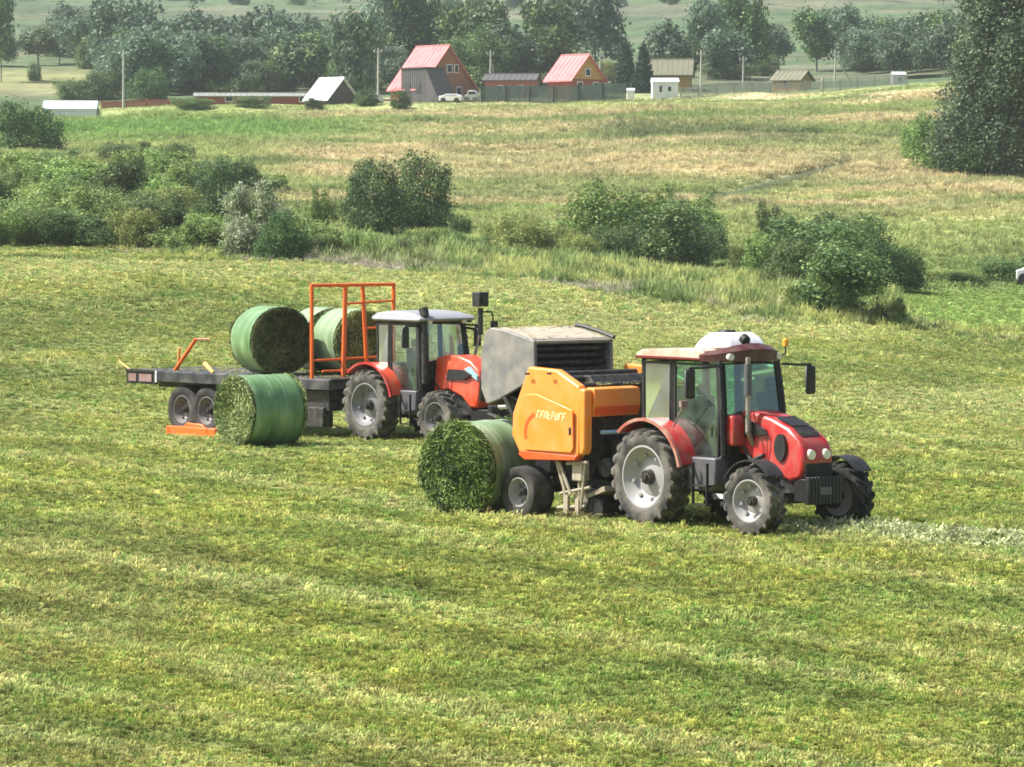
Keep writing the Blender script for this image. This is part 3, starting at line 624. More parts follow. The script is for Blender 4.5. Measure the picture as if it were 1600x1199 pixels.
        b.bm.faces.new(hi); b.bm.faces.new(lo[::-1]); b.bm.faces.new((lo[0], mi[0], hi[0], hi[-1], mi[-1], lo[-1]))
        b.build('roof_visor', mat('visor_dark_red', (.07,.012,.010), .4, dirt=(.15,.09,.07), dirt_amt=.5), t, True)
        for y in (-.50, .50):
            b = MB(); b.cyl((1.40, y, 2.715), (1.47, y*1.02, 2.715), .055, .055, 12); b.build('work_light', 'lamp', t, True)
        b = MB(); b.prism([(.42,2.82),(.52,2.96),(.70,3.08),(1.05,3.09),(1.22,3.0),(1.32,2.84)], -.42, .42, lambda x, z: 1-.9*max(0, z-2.84)); hb = b.build('roof_unit', 'white', t, True, .05, 3)
        b = MB(); b.cyl((.88, -.08, 3.085), (.88, -.08, 3.125), .15, .13, 18); b.cyl((1.24, -.05, 2.98), (1.31, -.05, 2.96), .10, .08, 12); b.build('fan_cap', 'black', hb, True)
        b = MB(); b.tube([(1.22, .76, 2.70), (1.25, .84, 2.74), (1.25, .84, 2.86)], .014, 6); bc = b.build('beacon_stem', 'black', t)
        b = MB(); b.cyl((1.25, .84, 2.86), (1.25, .84, 2.96), .055, .048, 12); b.cyl((1.25, .84, 2.96), (1.25, .84, 2.99), .048, .02, 12); b.build('beacon_lens', 'amber', bc, True)
    else:
        prof = [(-.10,2.66),(-.16,2.74),(-.02,2.84),(.5,2.89),(1.1,2.86),(1.52,2.78),(1.62,2.70),(1.50,2.65)]
        b = MB(); b.prism(prof, -.80, .80, lambda x, z: .90 if z > 2.8 else 1); b.build('cab_roof', mat('grey_white_roof', (.30,.31,.32), .4, dirt=(.26,.25,.24), dirt_amt=.5), t, True, .04)
        b = MB(); b.prism([(1.0,2.60),(1.0,2.70),(1.56,2.72),(1.50,2.62)], -.76, .76); b.build('roof_visor', 'black', t, bevel=.02)
        for y in (-.5, .5):
            b = MB(); b.cyl((1.50, y, 2.66), (1.57, y, 2.66), .06, .06, 12); b.build('work_light', 'lamp', t, True)
        b = MB(); b.tube([(1.35, .74, 2.5), (1.82, .74, 2.45), (1.82, .74, 2.95)], .03, 6); b.cyl((1.82,.74,2.35),(1.82,.74,2.95),.06,.06,10); st = b.build('camera_mast', 'black', t)
        b = MB(); b.box(1.69, 1.95, .60, .88, 2.98, 3.30); b.cyl((1.96, .74, 3.14), (2.0, .74, 3.14), .07); b.build('mast_box', 'black', st, bevel=.03)
        b = MB(); b.tube([(1.82, .74, 2.86), (2.0, .92, 2.86), (2.04, .96, 2.55)], .02, 6); b.box(2.0, 2.08, .88, 1.03, 2.40, 2.66); b.build('side_lamp', 'black', st)
        b = MB(); b.tube([(1.82, .74, 2.45), (1.80, .6, 1.9), (1.7, .40, 1.7)], .03, 6); b.build('mast_brace', 'rust', st)
    # exhaust
    ex = (1.76, -.42) if A else (1.52, -.62)
    b = MB(); b.tube([(ex[0], ex[1]+.12, 1.35), (ex[0], ex[1], 1.55), (ex[0], ex[1], 2.72 if A else 2.86)], .040 if A else .055, 10)
    e = b.build('exhaust', 'steel' if A else 'black', t, True)
    b = MB(); b.cyl((ex[0], ex[1], 2.12 if A else 1.3), (ex[0], ex[1], 2.62 if A else 2.4), .062 if A else .085, None, 12)
    if not A: b.cyl((ex[0], ex[1], 2.78), (ex[0]-.06, ex[1], 2.95), .10, .11, 12)
    b.build('heat_shield', 'grey' if A else 'chassis', e, True)
    # mirrors
    for s in (-1, 1):
        my = 1.28 if A else 1.05; mx = 1.36
        b = MB(); b.tube([(1.36, s*.66, 2.58), (1.40, s*(my-.25), 2.56), (mx, s*my, 2.56), (mx, s*my, 2.2)], .022, 6); a = b.build('mirror_arm', 'black', t)
        b = MB(); b.box(mx-.04, mx+.04, s*my-.10, s*my+.10, 2.08, 2.54); b.build('mirror', 'mirror', a, True, .04, 3)
    # fenders
    for s in (-1, 1):
        Rf = R+.13
        b = MB(); b.arc(0, R, Rf, s*.60, s*1.10, 14, 132, .035, 18)
        f = b.build('fender', red, t, True, .012)
        b = MB(); b.arc(0, R, Rf-.03, s*.62, s*.66, 14, 132, .30, 18); b.build('fender_wall', 'black', f, True)
        b = MB(); b.arc(0, R, Rf+.012, s*1.05, s*1.11, 12, 132, .05, 18); b.build('fender_lip', 'dusty_red' if A else 'red', f, True)
        if A:
            b = MB(); b.box(.80, .86, s*.95-.07, s*.95+.07, 1.92, 2.02); b.tube([(.55, s*.92, 1.6), (.82, s*.95, 1.92)], .015, 6); b.build('marker_lamp', 'rust', f)
        if A:
            b = MB(); b.arc(xf, R2, R2+.07, s*.76, s*1.10, 40, 150, .02, 12); b.tube([(xf-.35, s*.6, .95), (xf-.30, s*.9, 1.08)], .02, 6); b.build('mudguard', 'black', t, True)
    return t

# ------------------------------------------------------------------ round baler
def baler(loc, yaw):
    t = empty('round_baler', loc, yaw, 'round baler with orange side covers and raised grey tailgate behind the red tractor', 'baler')
    for s in (-1, 1): wheel(t, 0, s*1.20, .41, .43, .48, .24, s, 'tyre', 'rim_white', 0, 'wheel')
    prof = [(-.03,2.47),(.66,2.44),(1.26,2.19),(1.29,2.05),(1.29,1.10),(1.22,1.0),(0,.96),(-.16,1.05),(-.32,1.34),(-.30,1.70)]
    for s in (-1, 1):
        b = MB(); b.prism(prof, s*1.27, s*1.10, lambda x, z: 1-.16*max(0, z-1.95)-.10*max(0, 1.2-z)); c = b.build('side_cover', 'orange', t, True, .035, 3)
        inner = [(.02,2.02),(.30,2.04),(1.18,1.80),(1.20,1.18),(1.14,1.10),(.03,1.10),(-.12,1.40),(-.14,1.66)]
        b = MB(); b.prism(inner, s*1.295, s*1.26); b.build('raised_panel', 'orange', c, True, .022, 3)
        b = MB(); b.prism([(-.10,1.09),(1.27,1.06),(1.22,.985),(0,.945),(-.14,1.03)], s*1.285, s*1.15); b.build('lower_trim', 'orange_dark', c, True, .01)
        b = MB(); b.arc(.36, 1.40, .34, s*1.30, s*1.29, 105, 200, .06, 10); b.build('swoosh', 'orange_dark', c)
        # cream word, a low italic band of strokes
        b = MB(); x = .33; g = random.Random(4)
        for ch in ((0,1),(0,1,2),(0,1,3),(0,2,4),(0,1,2),(0,3,4),(0,1),(0,1,2)):
            hgt = .11; z0 = 1.65-.04*(x-.33); sl = .03
            def st(xa, za, xb, zb, wd=.016): 
                xa += sl*za/hgt; xb += sl*zb/hgt
                dx, dz = xb-xa, zb-za; ln = math.hypot(dx, dz); nx, nz = -dz/ln*wd, dx/ln*wd; yy = s*1.300
                b.quad((x+xa-nx, yy, z0+za-nz), (x+xb-nx, yy, z0+zb-nz), (x+xb+nx, yy, z0+zb+nz), (x+xa+nx, yy, z0+za+nz))
            if 0 in ch: st(0, 0, 0, hgt)
            if 1 in ch: st(0, hgt, .055, hgt)
            if 2 in ch: st(0, hgt*.5, .05, hgt*.5)
            if 3 in ch: st(.055, 0, .055, hgt)
            if 4 in ch: st(0, 0, .055, 0)
            x += .088
        b.build('lettering', 'decal', c)
        for hx, hzz in ((.02, 2.34), (.55, 2.36)):
            b = MB(); b.box(hx, hx+.09, s*1.262-.02, s*1.262+.012, hzz, hzz+.035); b.build('hinge', 'black', c, bevel=.004)
        b = MB(); b.box(1.10, 1.15, s*1.296-.01, s*1.296+.014, 1.40, 1.52); b.build('latch', 'black', c, bevel=.004)
    for s in (-1, 1):
        b = MB(); b.prism([(1.29,1.08),(1.29,2.16),(1.44,2.14),(1.44,1.20),(1.40,1.08)], s*1.26, s*1.08); b.build('corner_cover', 'orange', t, True, .04, 3)
        b = MB(); b.prism([(1.28,2.17),(1.47,2.15),(1.50,1.92),(1.44,1.70),(1.28,1.68)], s*1.08, s*.06 if s < 0 else s*.60); f = b.build('front_cover', 'orange', t, True, .02)
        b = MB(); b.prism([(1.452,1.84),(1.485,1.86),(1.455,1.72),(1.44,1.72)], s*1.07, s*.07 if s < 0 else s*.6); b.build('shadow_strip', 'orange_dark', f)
    # bale chamber
    b = MB(); b.prism([(-.35,.60),(-.45,1.5),(-.25,2.28),(.9,2.34),(1.25,1.95),(1.25,1.1),(.9,.55)], -.66, .66); b.build('chamber', 'chassis', t, bevel=.02)
    b = MB(); b.prism([(-.30,.75),(-.40,1.5),(-.22,2.30),(.2,2.34),(.2,.7)], -.74, -.66); b.prism([(-.30,.75),(-.40,1.5),(-.22,2.30),(.2,2.34),(.2,.7)], .66, .74); b.build('chamber_side', 'black', t)
    for x, z in ((.35,2.34),(.75,2.28),(1.05,2.17)):
        b = MB(); b.cyl((x, -.92, z), (x, .92, z), .055, None, 12); b.build('roller', 'chassis', t, True)
    b = MB(); b.box(.55, .60, -.95, .95, 2.28, 2.33); b.box(1.02, 1.07, -1.0, 1.0, 2.18, 2.22); b.build('crossbar', 'chassis', t)
    # raised tailgate
    tp = [(-.18,2.88),(-.16,2.32),(-.50,2.12),(-1.02,1.90),(-1.36,1.80),(-1.50,2.05),(-1.50,2.60),(-1.42,2.98),(-1.26,3.08),(-.85,3.03)]
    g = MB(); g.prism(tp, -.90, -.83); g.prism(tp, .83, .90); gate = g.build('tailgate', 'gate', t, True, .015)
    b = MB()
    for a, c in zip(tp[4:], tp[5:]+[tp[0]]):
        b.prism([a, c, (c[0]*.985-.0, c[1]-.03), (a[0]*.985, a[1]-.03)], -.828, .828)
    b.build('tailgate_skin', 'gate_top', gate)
    b = MB(); b.prism([(-.22,2.90),(-.20,2.82),(-.30,2.82),(-.32,2.915)], -.88, .88); b.build('gate_lintel', 'gate', gate, bevel=.01)
    for x, z in ((-.30,2.74),(-.34,2.62),(-.30,2.50),(-.28,2.38),(-.55,2.22),(-.9,2.05)):
        b = MB(); b.cyl((x, -.825, z), (x, .825, z), .045, None, 12); b.build('roller', 'chassis', gate, True)
    b = MB(); b.box(-.52, -.48, -.82, .82, 2.2, 2.85); b.box(-1.4, -.5, -.82, .82, 1.95, 1.99, Matrix.Rotation(.3, 3, 'Y')); b.build('belts', 'black', gate)
    b = MB(); b.tube([(-1.1, .90, 3.10), (-.85, .90, 3.07), (-.5, .90, 3.00), (-.15, .90, 2.91)], .035, 6); b.build('gate_edge', 'black', gate, True)
    b = MB(); b.tube([(-.5, -.78, 1.2), (-.95, -.86, 1.95)], .045, 8); b.tube([(-.5, .78, 1.2), (-.95, .86, 1.95)], .045, 8); b.build('gate_ram', 'chassis', t, True)['kind'] = 'stuff'
    b = MB(); b.tube([(1.1, .55, 2.15), (1.5, .85, 2.5), (1.62, .95, 2.34)], .035, 6); b.tube([(.9, .95, 2.42), (1.9, .98, 2.1)], .03, 6); b.build('hose_rack', 'lime', t)
    # axle, frame, pickup
    b = MB(); b.box(-.08, .08, -1.0, 1.0, .38, .50); b.box(-.3, 1.6, -.72, -.62, .52, .64); b.box(-.3, 1.6, .62, .72, .52, .64); b.prism([(1.5,.50),(1.5,.66),(2.6,.60),(2.6,.50)], -.12, .12)
    b.tube([(1.55, -.62, .58), (2.2, -.1, .55)], .05); b.tube([(1.55, .62, .58), (2.2, .1, .55)], .05); b.build('frame', 'chassis', t, bevel=.01)
    b = MB(); b.box(1.02, 1.26, -1.16, -.98, .64, .93); b.build('control_box', 'beige', t, True, .02)
    b = MB(); b.tube([(.62, -1.12, .96), (.80, -1.12, .52), (.86, -1.12, .30)], .035); b.tube([(.70, -1.14, .94), (.98, -1.14, .42)], .028); b.tube([(1.14, -1.1, .66), (1.15, -1.1, .16)], .026)
    b.tube([(1.30, -1.12, .92), (1.20, -1.12, .20)], .026); b.tube([(.62, -1.1, .18), (1.28, -1.1, .24)], .03); b.tube([(.72, -1.12, .42), (1.4, -1.1, .55)], .026); b.tube([(.9, -1.15, .92), (1.40, -1.15, .96)], .03)
    b.box(.82, .92, -1.16, -1.10, .10, .40); b.box(1.10, 1.18, -1.16, -1.12, .08, .36)
    b.build('pickup_frame', 'beige', t, True)
    b = MB(); b.cyl((1.05, -.98, .34), (1.05, .98, .34), .17, None, 16)
    for i in range(22):
        y = -.94+i*.0895
        for k in range(5):
            a = k*PI*.4+i*.35; b.cyl((1.05, y, .34), (1.05+.30*math.cos(a), y, .34+.30*math.sin(a)), .008, .005, 4)
    b.build('pickup_reel', 'steel', t)
    b = MB(); b.prism([(1.2,.42),(1.62,.58),(1.64,.50),(1.22,.36)], -1.0, 1.0); b.build('windguard', 'beige', t)
    b = MB(); b.cyl((1.42, -1.0, .20), (1.42, .4, .20), .17, .17, 18); b.build('press_roller', 'black', t, True)
    b = MB(); b.cyl((1.52, -.9, .86), (1.52, .5, .86), .16, None, 14); b.box(1.35, 1.7, -.6, .5, .95, 1.3); b.build('gearbox', 'chassis', t, bevel=.02)
    b = MB(); b.tube([(1.5, -.95, 1.44), (1.58, -.2, 1.44)], .035, 8); b.build('net_roll', 'bluelens', t, True)
    b = MB(); b.tube([(1.6, 0, 1.0), (2.4, 0, .75)], .055, 10); b.build('drive_shaft', 'orange_dark', t, True)
    return t

# ------------------------------------------------------------------ bales
def hay_mat(name, cols): return leaf_mat(name, cols, transl=.15, rnd=.12, rough=.8)
M['hay'] = hay_mat('fresh_hay', [(.012,.020,.006),(.048,.072,.018),(.18,.23,.06)])
M['hay_dark'] = hay_mat('packed_hay', [(.020,.028,.012),(.060,.075,.028),(.14,.16,.065)])
M['hay_pale'] = hay_mat('sunlit_hay', [(.045,.065,.02),(.11,.145,.05),(.26,.29,.12)])
def wrap_mat(name, light, green, dark):
    m = bpy.data.materials.new(name); m.use_nodes = True; n = m.node_tree.nodes; L = m.node_tree.links; b = n['Principled BSDF']
    b.inputs['Roughness'].default_value = .5; b.inputs['Coat Weight'].default_value = .12; b.inputs['Coat Roughness'].default_value = .2
    tc = n.new('ShaderNodeTexCoord'); mp = n.new('ShaderNodeMapping'); mp.inputs['Scale'].default_value = (7, .8, .8); L.new(tc.outputs['Object'], mp.inputs[0])
    nz = n.new('ShaderNodeTexNoise'); nz.inputs['Scale'].default_value = 1.3; nz.inputs['Detail'].default_value = 4; L.new(mp.outputs[0], nz.inputs[0])
    n2 = n.new('ShaderNodeTexNoise'); n2.inputs['Scale'].default_value = 2.2; n2.inputs['Detail'].default_value = 6; L.new(tc.outputs['Object'], n2.inputs[0])
    ad = n.new('ShaderNodeMath'); ad.operation = 'ADD'; L.new(nz.outputs[0], ad.inputs[0]); L.new(n2.outputs[0], ad.inputs[1])
    mr = n.new('ShaderNodeMapRange'); mr.inputs[1].default_value = .62; mr.inputs[2].default_value = 1.38; L.new(ad.outputs[0], mr.inputs[0])
    r = n.new('ShaderNodeValToRGB'); e = r.color_ramp.elements; e[0].color = (*dark, 1); e[1].color = (*light, 1); k = e.new(.45); k.color = (*green, 1)
    L.new(mr.outputs[0], r.inputs[0]); L.new(r.outputs[0], b.inputs['Base Color'])
    bp = n.new('ShaderNodeBump'); bp.inputs['Strength'].default_value = .5; bp.inputs['Distance'].default_value = .03; L.new(nz.outputs[0], bp.inputs['Height']); L.new(bp.outputs[0], b.inputs['Normal'])
    return m
M['wrap'] = wrap_mat('green_net_wrap', (.26,.37,.19), (.115,.22,.08), (.06,.12,.04))
M['wrap_pale'] = wrap_mat('pale_net_wrap', (.40,.48,.30), (.22,.31,.16), (.12,.19,.08))
def bale(loc, yaw, R, Lh, face, wrapm, label, seed, tilt=0, group='round hay bales', shag=1.0):
    """axis along local x; hay shows at both ends, net wrap round the side"""
    e = empty('hay_bale', loc, yaw, label, 'hay bale', group); rnd = np.random.RandomState(seed)
    # core
    b = MB(); n = 40; rings = []
    for x in (-Lh, -Lh*.97, Lh*.97, Lh):
        q = R*.985 if abs(x) < Lh*.98 else R*.93
        rings.append([b.bm.verts.new((x*(1+0), q*math.cos(2*PI*i/n), R+q*math.sin(2*PI*i/n))) for i in range(n)])
    for a, c in zip(rings[:-1], rings[1:]):
        for i in range(n): b.bm.faces.new((a[i], a[(i+1)%n], c[(i+1)%n], c[i]))
    for sgn, ring in ((-1, rings[0]), (1, rings[-1])):
        prev = ring
        for q in (.72, .5, .28, .1):
            rg = [b.bm.verts.new((sgn*(Lh+.03*(1-q)+rnd.randn()*.012), R*q*math.cos(2*PI*i/n), R+R*q*math.sin(2*PI*i/n))) for i in range(n)]
            for i in range(n): b.bm.faces.new((prev[i], prev[(i+1)%n], rg[(i+1)%n], rg[i]))
            prev = rg
        b.bm.faces.new(prev)
    core = b.build('hay_core', mat(face+'_core', (.035,.045,.018), .95, dirt=(.09,.10,.04), dirt_amt=1, scale=9, bump=.8), e)
    # loose strands on both faces, following the winding
    N = int(11000*shag); sg = np.where(rnd.rand(N) < .5, -1, 1); q = np.sqrt(rnd.rand(N))*R*(.985+.085*(shag-1)*rnd.rand(N)**2); a = rnd.rand(N)*2*PI
    P = np.stack([sg*(Lh+.02+.03*rnd.rand(N)*(1+shag)), q*np.cos(a), R+q*np.sin(a)], 1)
    ta = a+PI/2+rnd.randn(N)*.7; T = np.stack([sg*np.abs(rnd.randn(N))*.35, np.cos(ta), np.sin(ta)], 1); T /= np.linalg.norm(T, axis=1)[:, None]
    W = np.cross(T, rnd.randn(N, 3)); W /= np.linalg.norm(W, axis=1)[:, None]
    ln = (.02+.07*rnd.rand(N))[:, None]; wd = (.004+.008*rnd.rand(N))[:, None]
    ok = P[:, 2] > .03
    V = np.stack([P-T*ln-W*wd*.5, P-T*ln+W*wd*.5, P+T*ln+W*wd, P+T*ln-W*wd], 1)[ok].reshape(-1, 3); V[:, 2] = np.maximum(V[:, 2], .0)
    tn = np.clip(.5+.5*(fbm(P[:, 1]*3, P[:, 2]*3, seed)-.5)*2.2+.30*rnd.randn(N), 0, 1)[ok]
    link('hay_strands', fast_mesh('hay_strands', V, 4, face, tn), e)
    # wrap
    b = MB(); n = 64; xs = np.linspace(-Lh*.965, Lh*.965, 26); rings = []
    for j, x in enumerate(xs):
        rings.append([b.bm.verts.new((x, 0, 0)) for i in range(n)])
        for i, v in enumerate(rings[-1]):
            aa = 2*PI*i/n; k = R*(1+.004*math.sin(j*2.3)+.006*math.sin(aa*5+j*.6)-.012*(abs(x)/Lh)**8)
            sag = 1-.018*math.exp(-((aa-1.5*PI)/.25)**2); v.co = (x, k*math.cos(aa), R+k*sag*math.sin(aa))
    for a_, c in zip(rings[:-1], rings[1:]):
        for i in range(n): b.bm.faces.new((a_[i], a_[(i+1)%n], c[(i+1)%n], c[i]))
    b.build('net_wrap', wrapm, e, True)
    return e

# ------------------------------------------------------------------ bale trailer
def trailer(loc, yaw):
    t = empty('bale_trailer', loc, yaw, 'long flat bale trailer with orange front rack behind the far tractor', 'trailer')
    x0, x1 = -2.62, 5.2
    b = MB()
    for s in (-1, 1): b.box(x0+1.2, x1, s*1.22-.05, s*1.22+.05, 1.20, 1.44); b.box(x0+.3, x1+.3, s*.45-.06, s*.45+.06, 1.02, 1.22)
    for x in np.linspace(x0+1.3, x1-.05, 8): b.box(x-.04, x+.04, -1.17, 1.17, 1.22, 1.38)
    b.prism([(x1,1.0),(x1,1.25),(x1+1.3,.75),(x1+1.3,.60)], -.35, .35); b.box(x1+1.2, x1+2.0, -.08, .08, .6, .72)
    b.build('frame', 'deck', t, bevel=.012)
    for i, x in enumerate(np.linspace(x0+.65, x1-.65, 6)):
        d = (x1-x0)/6; b = MB(); b.box(x0+i*d+.01, x0+(i+1)*d-.01, -1.2, 1.2, 1.40, 1.455); b.build('deck_plate', 'deck', t, bevel=.008)
    b = MB(); b.box(x0, x0+1.18, -1.24, -1.16, 1.12, 1.46); b.box(x0, x0+1.18, 1.16, 1.24, 1.12, 1.46); b.box(x0, x0+.07, -1.16, 1.16, 1.12, 1.46); b.box(x0, x0+1.18, -1.27, -1.24, 1.40, 1.47)
    b.build('tail_frame', 'black', t, bevel=.01)
    for xa, xb in ((x0+.12, x0+.42), (x0+.55, x0+1.05)):
        b = MB(); b.box(xa, xb, -1.262, -1.242, 1.18, 1.36); b.build('tail_panel', 'rust', t)
    b = MB(); b.box(x0+1.25, x0+1.30, -1.30, -1.27, 1.18, 1.46); b.build('post_stub', 'white', t)
    for x in (-.46, .50):
        for s in (-1, 1): wheel(t, x, s*1.0, .56, .57, .42, .33, s, 'tyre', 'rim_grey', 0, 'wheel')
        b = MB(); b.box(x-.06, x+.06, -.8, .8, .50, .62); b.build('axle', 'chassis', t)
    b = MB(); b.box(-1.0, 1.0, -.7, -.6, .62, 1.1); b.box(-1.0, 1.0, .6, .7, .62, 1.1); b.build('bogie', 'chassis', t)
    # dark equipment under the front
    b = MB(); b.box(3.2, 5.0, -1.1, -.3, .72, 1.18); b.cyl((2.7, -.9, .62), (4.3, -.9, .80), .16, None, 12); b.box(3.9, 4.9, -1.2, -.9, .35, .8); b.build('hydraulic_unit', 'chassis', t, bevel=.02)
    # headboard rack
    xh = x0+7.12; zt = 3.55; b = MB()
    def bar(p, q, rad, nm='rack_bar', m='rack_orange'):
        k = MB(); k.cyl(p, q, rad, None, 8); return k.build(nm, m, t, True)
    bar((xh, -1.2, 1.42), (xh, -1.2, zt), .045, 'rack_post'); bar((xh, 1.2, 1.42), (xh, 1.2, zt), .045, 'rack_post')
    bar((xh, -1.23, zt), (xh, 1.23, zt), .042, 'rack_rail')
    bar((xh+.08, -.36, 1.30), (xh, -.22, zt), .058, 'rack_post'); bar((xh+.05, .38, 1.40), (xh, .28, zt), .048, 'rack_post')
    bar((xh, -.3, 3.12), (xh, 1.2, 3.18), .026); bar((xh, -1.2, 1.85), (xh, 1.2, 1.9), .026); bar((xh, .3, 2.55), (xh, 1.2, 2.58), .026); bar((xh, -.9, 1.6), (xh, .9, 1.62), .026)
    # rear arms and rods
    k = MB(); k.cyl((x0+1.5, -.9, 1.45), (x0+2.15, -.75, 2.22), .045, None, 8); k.cyl((x0+2.15, -.75, 2.22), (x0+2.5, -.6, 2.22), .02, None, 6); k.build('rear_arm', 'rack_orange', t, True)
    k = MB(); k.cyl((x0+1.42, -.75, 1.45), (x0+1.62, -.85, 2.0), .035, None, 8); k.build('rear_arm', 'rod', t, True)
    k = MB(); k.cyl((x0+.05, -1.1, 1.40), (x0-.62, -1.0, 1.62), .022, None, 6); k.build('marker_rod', 'rod', t, True)
    k = MB(); k.cyl((x0+2.9, -1.05, 1.66), (x0+3.35, -1.15, 1.46), .06, .04, 8); k.build('bale_stop', 'rod', t, True)
    # loading arm low beside the wheels
    k = MB(); k.box(-.45, 1.45, -1.66, -1.52, -.02, .20); k.box(-.40, -.26, -1.66, -1.2, -.02, .18); k.box(1.1, 1.22, -1.66, -1.2, .0, .20)
    k.prism([(.2,.18),(.32,.30),(.9,.28),(1.05,.18)], -1.64, -1.56); k.build('loading_arm', 'rack_orange', t, bevel=.02)
    k = MB(); k.box(1.45, 1.85, -1.64, -1.54, -.02, .10); k.build('arm_tip', 'lime', t)
    return t

# ------------------------------------------------------------------ machines in the field
YAW1 = math.atan2(-.784, .62)
T1 = (2.94, 61.83); tractor('near', (T1[0], T1[1], hz(*T1)), YAW1, 'red tractor with white unit on its cab roof pulling the orange baler')
YAWB = YAW1+math.radians(3.6)
baler((1.15, 63.85, hz(1.15, 63.85)), YAWB)
YAW2 = math.atan2(-.75, .66)
T2 = (-2.46, 86.26); h2 = (.66, -.75)
tractor('far', (T2[0], T2[1], hz(*T2)), YAW2, 'orange red tractor with white cab roof standing behind the baler')
TR = (T2[0]-h2[0]*6.27, T2[1]-h2[1]*6.27)
trailer((TR[0], TR[1], -.16), YAW2)
bax = math.atan2(.79, .61)
bale((-.50, 64.05, hz(-.5, 64.05)), bax+PI, .77, .62, 'hay', 'wrap_pale', 'shaggy dark green round bale on the ground behind the baler wheel', 3, shag=2.2)
bale((-5.44, 83.0, hz(-5.44, 83.0)), math.atan2(.6, .8), .77, .63, 'hay_pale', 'wrap', 'green net wrapped bale standing on the grass beside the trailer', 4, shag=1.3)
zd = -.16+1.46
bale((-5.57, 88.95, zd), math.atan2(-.9, .43), .79, .62, 'hay_dark', 'wrap', 'dark faced bale lying on the trailer behind the orange rack', 5)
def loc2(x, y): return (T2[0]+.66*x+.75*y, T2[1]-.75*x+.66*y)
bale((-3.72, 89.05, zd), math.atan2(-.9, .43)+.05, .76, .58, 'hay_pale', 'wrap_pale', 'pale faced bale on the trailer seen through the bars of the orange rack', 6)
bale((-4.42, 90.25, zd), math.atan2(-.9, .43), .76, .58, 'hay_dark', 'wrap_pale', 'rear bale on the trailer half hidden between the two in front of it', 7)

CLEAR = [(-.5, 64.05, .62), (-5.44, 83.0, .6), (.27, 63.04, .3)]
for (tx, ty, hx, hy, r1, xf, r2) in ((T1[0], T1[1], .62, -.784, .2, 2.5, .2), (T2[0], T2[1], .66, -.75, .2, 2.42, .2)):
    for x in (0, xf):
        for s in (-1, 1): CLEAR.append((tx+hx*x-hy*s*.9, ty+hy*x+hx*s*.9, .27))
field_tufts()

# pale windrow of cut grass running to the right of the red tractor
def windrow():
    r = np.random.RandomState(9); n = 12000; s = r.rand(n)*16; X = 4.2+s*.70; Y = 60.5-s*.66+r.randn(n)*.36
    wv = np.exp(-((Y-(60.5-s*.66))/.42)**2)*sstep(0, 1.5, s); P = np.stack([X, Y, H(X, Y)+wv*.15*r.rand(n)], 1)
    base = np.array([[.68,.72,.40]]); col = base*(.45+.8*r.rand(n))[:, None]*np.array([[1,1,1]])
    col = np.where((r.rand(n) < .22)[:, None], np.array([[.20,.27,.08]]), col)
    sc = (.6+.7*r.rand(n)); scl = np.stack([sc*1.3, sc*1.3, sc*.6], 1); rot = np.stack([r.randn(n)*.6, r.randn(n)*.6, r.rand(n)*6.28], 1)
    tag(scatter('windrow', P, rot, scl, col, r.randint(0, 5, n), tufts), 'pale windrow of cut grass stretching right from the red tractor', 'cut grass', kind='stuff')
windrow()

def scraps():
    r = np.random.RandomState(44); P = []
    for i in range(420): x, y = r.rand()*7.6-2.5, (r.rand()*2-1)*1.15; P.append((TR[0]+.66*x+.75*y, TR[1]-.75*x+.66*y, zd-.005))
    h_ = (math.cos(YAWB), math.sin(YAWB))
    for i in range(160): x, y = -.30-r.rand()*.95, (r.rand()*2-1)*.8; P.append((1.15+h_[0]*x-h_[1]*y, 63.85+h_[1]*x+h_[0]*y, hz(1.15, 63.85)+2.89-.2*(x+.3)))
    for i in range(120): x, y = r.rand()*1.2, (r.rand()*2-1)*.9; P.append((1.15+h_[0]*x-h_[1]*y, 63.85+h_[1]*x+h_[0]*y, hz(1.15, 63.85)+2.31-.1*x))
    for i in range(260): x, y = .7+r.rand()*.9, -1.3+r.rand()*1.2; P.append((1.15+h_[0]*x-h_[1]*y, 63.85+h_[1]*x+h_[0]*y, hz(1.15, 63.85)+.02+.12*r.rand()))
    P = np.array(P); n = len(P); sc = .35+.5*r.rand(n); scl = np.stack([sc*1.3, sc*1.3, sc*.35], 1)
    tag(scatter('hay_scraps', P, np.stack([r.randn(n)*.1, r.randn(n)*.1, r.rand(n)*6.28], 1), scl, np.array([[.36,.34,.15]])*(.5+r.rand(n))[:, None], r.randint(0, 5, n), tufts), 'loose hay scraps lying on the trailer deck and the baler', 'hay scraps', kind='stuff')
scraps()

# ------------------------------------------------------------------ village
MV = {k: mat(k, c, .75, dirt=d, dirt_amt=.5, scale=1.2) for k, c, d in (
 ('pink_metal_roof', (.56,.155,.155), (.60,.27,.26)), ('grey_planks', (.075,.07,.072), (.11,.09,.09)), ('brown_siding', (.30,.12,.055), (.22,.12,.07)),
 ('ochre_siding', (.48,.27,.07), (.38,.20,.06)), ('red_siding', (.30,.065,.045), (.2,.07,.06)), ('white_metal_roof', (.72,.75,.76), (.55,.58,.6)), ('whitewash', (.75,.76,.74), (.6,.6,.57)),
 ('dark_siding', (.05,.05,.05), (.08,.07,.06)), ('tan_slate', (.17,.16,.10), (.12,.12,.08)), ('red_brick_wall', (.36,.12,.09), (.28,.14,.11)), ('fence_green', (.035,.065,.055), (.06,.08,.065)),
 ('fence_grey', (.24,.255,.22), (.14,.16,.12)), ('pole_wood', (.40,.39,.34), (.28,.26,.22)), ('window_dark', (.03,.035,.04), (.05,.05,.06)), ('pale_concrete', (.5,.49,.44), (.4,.38,.33)))}
M.update(MV)
def spot_at(u, y): X = (u-800)/F*y; return X, y, hz(X, y)
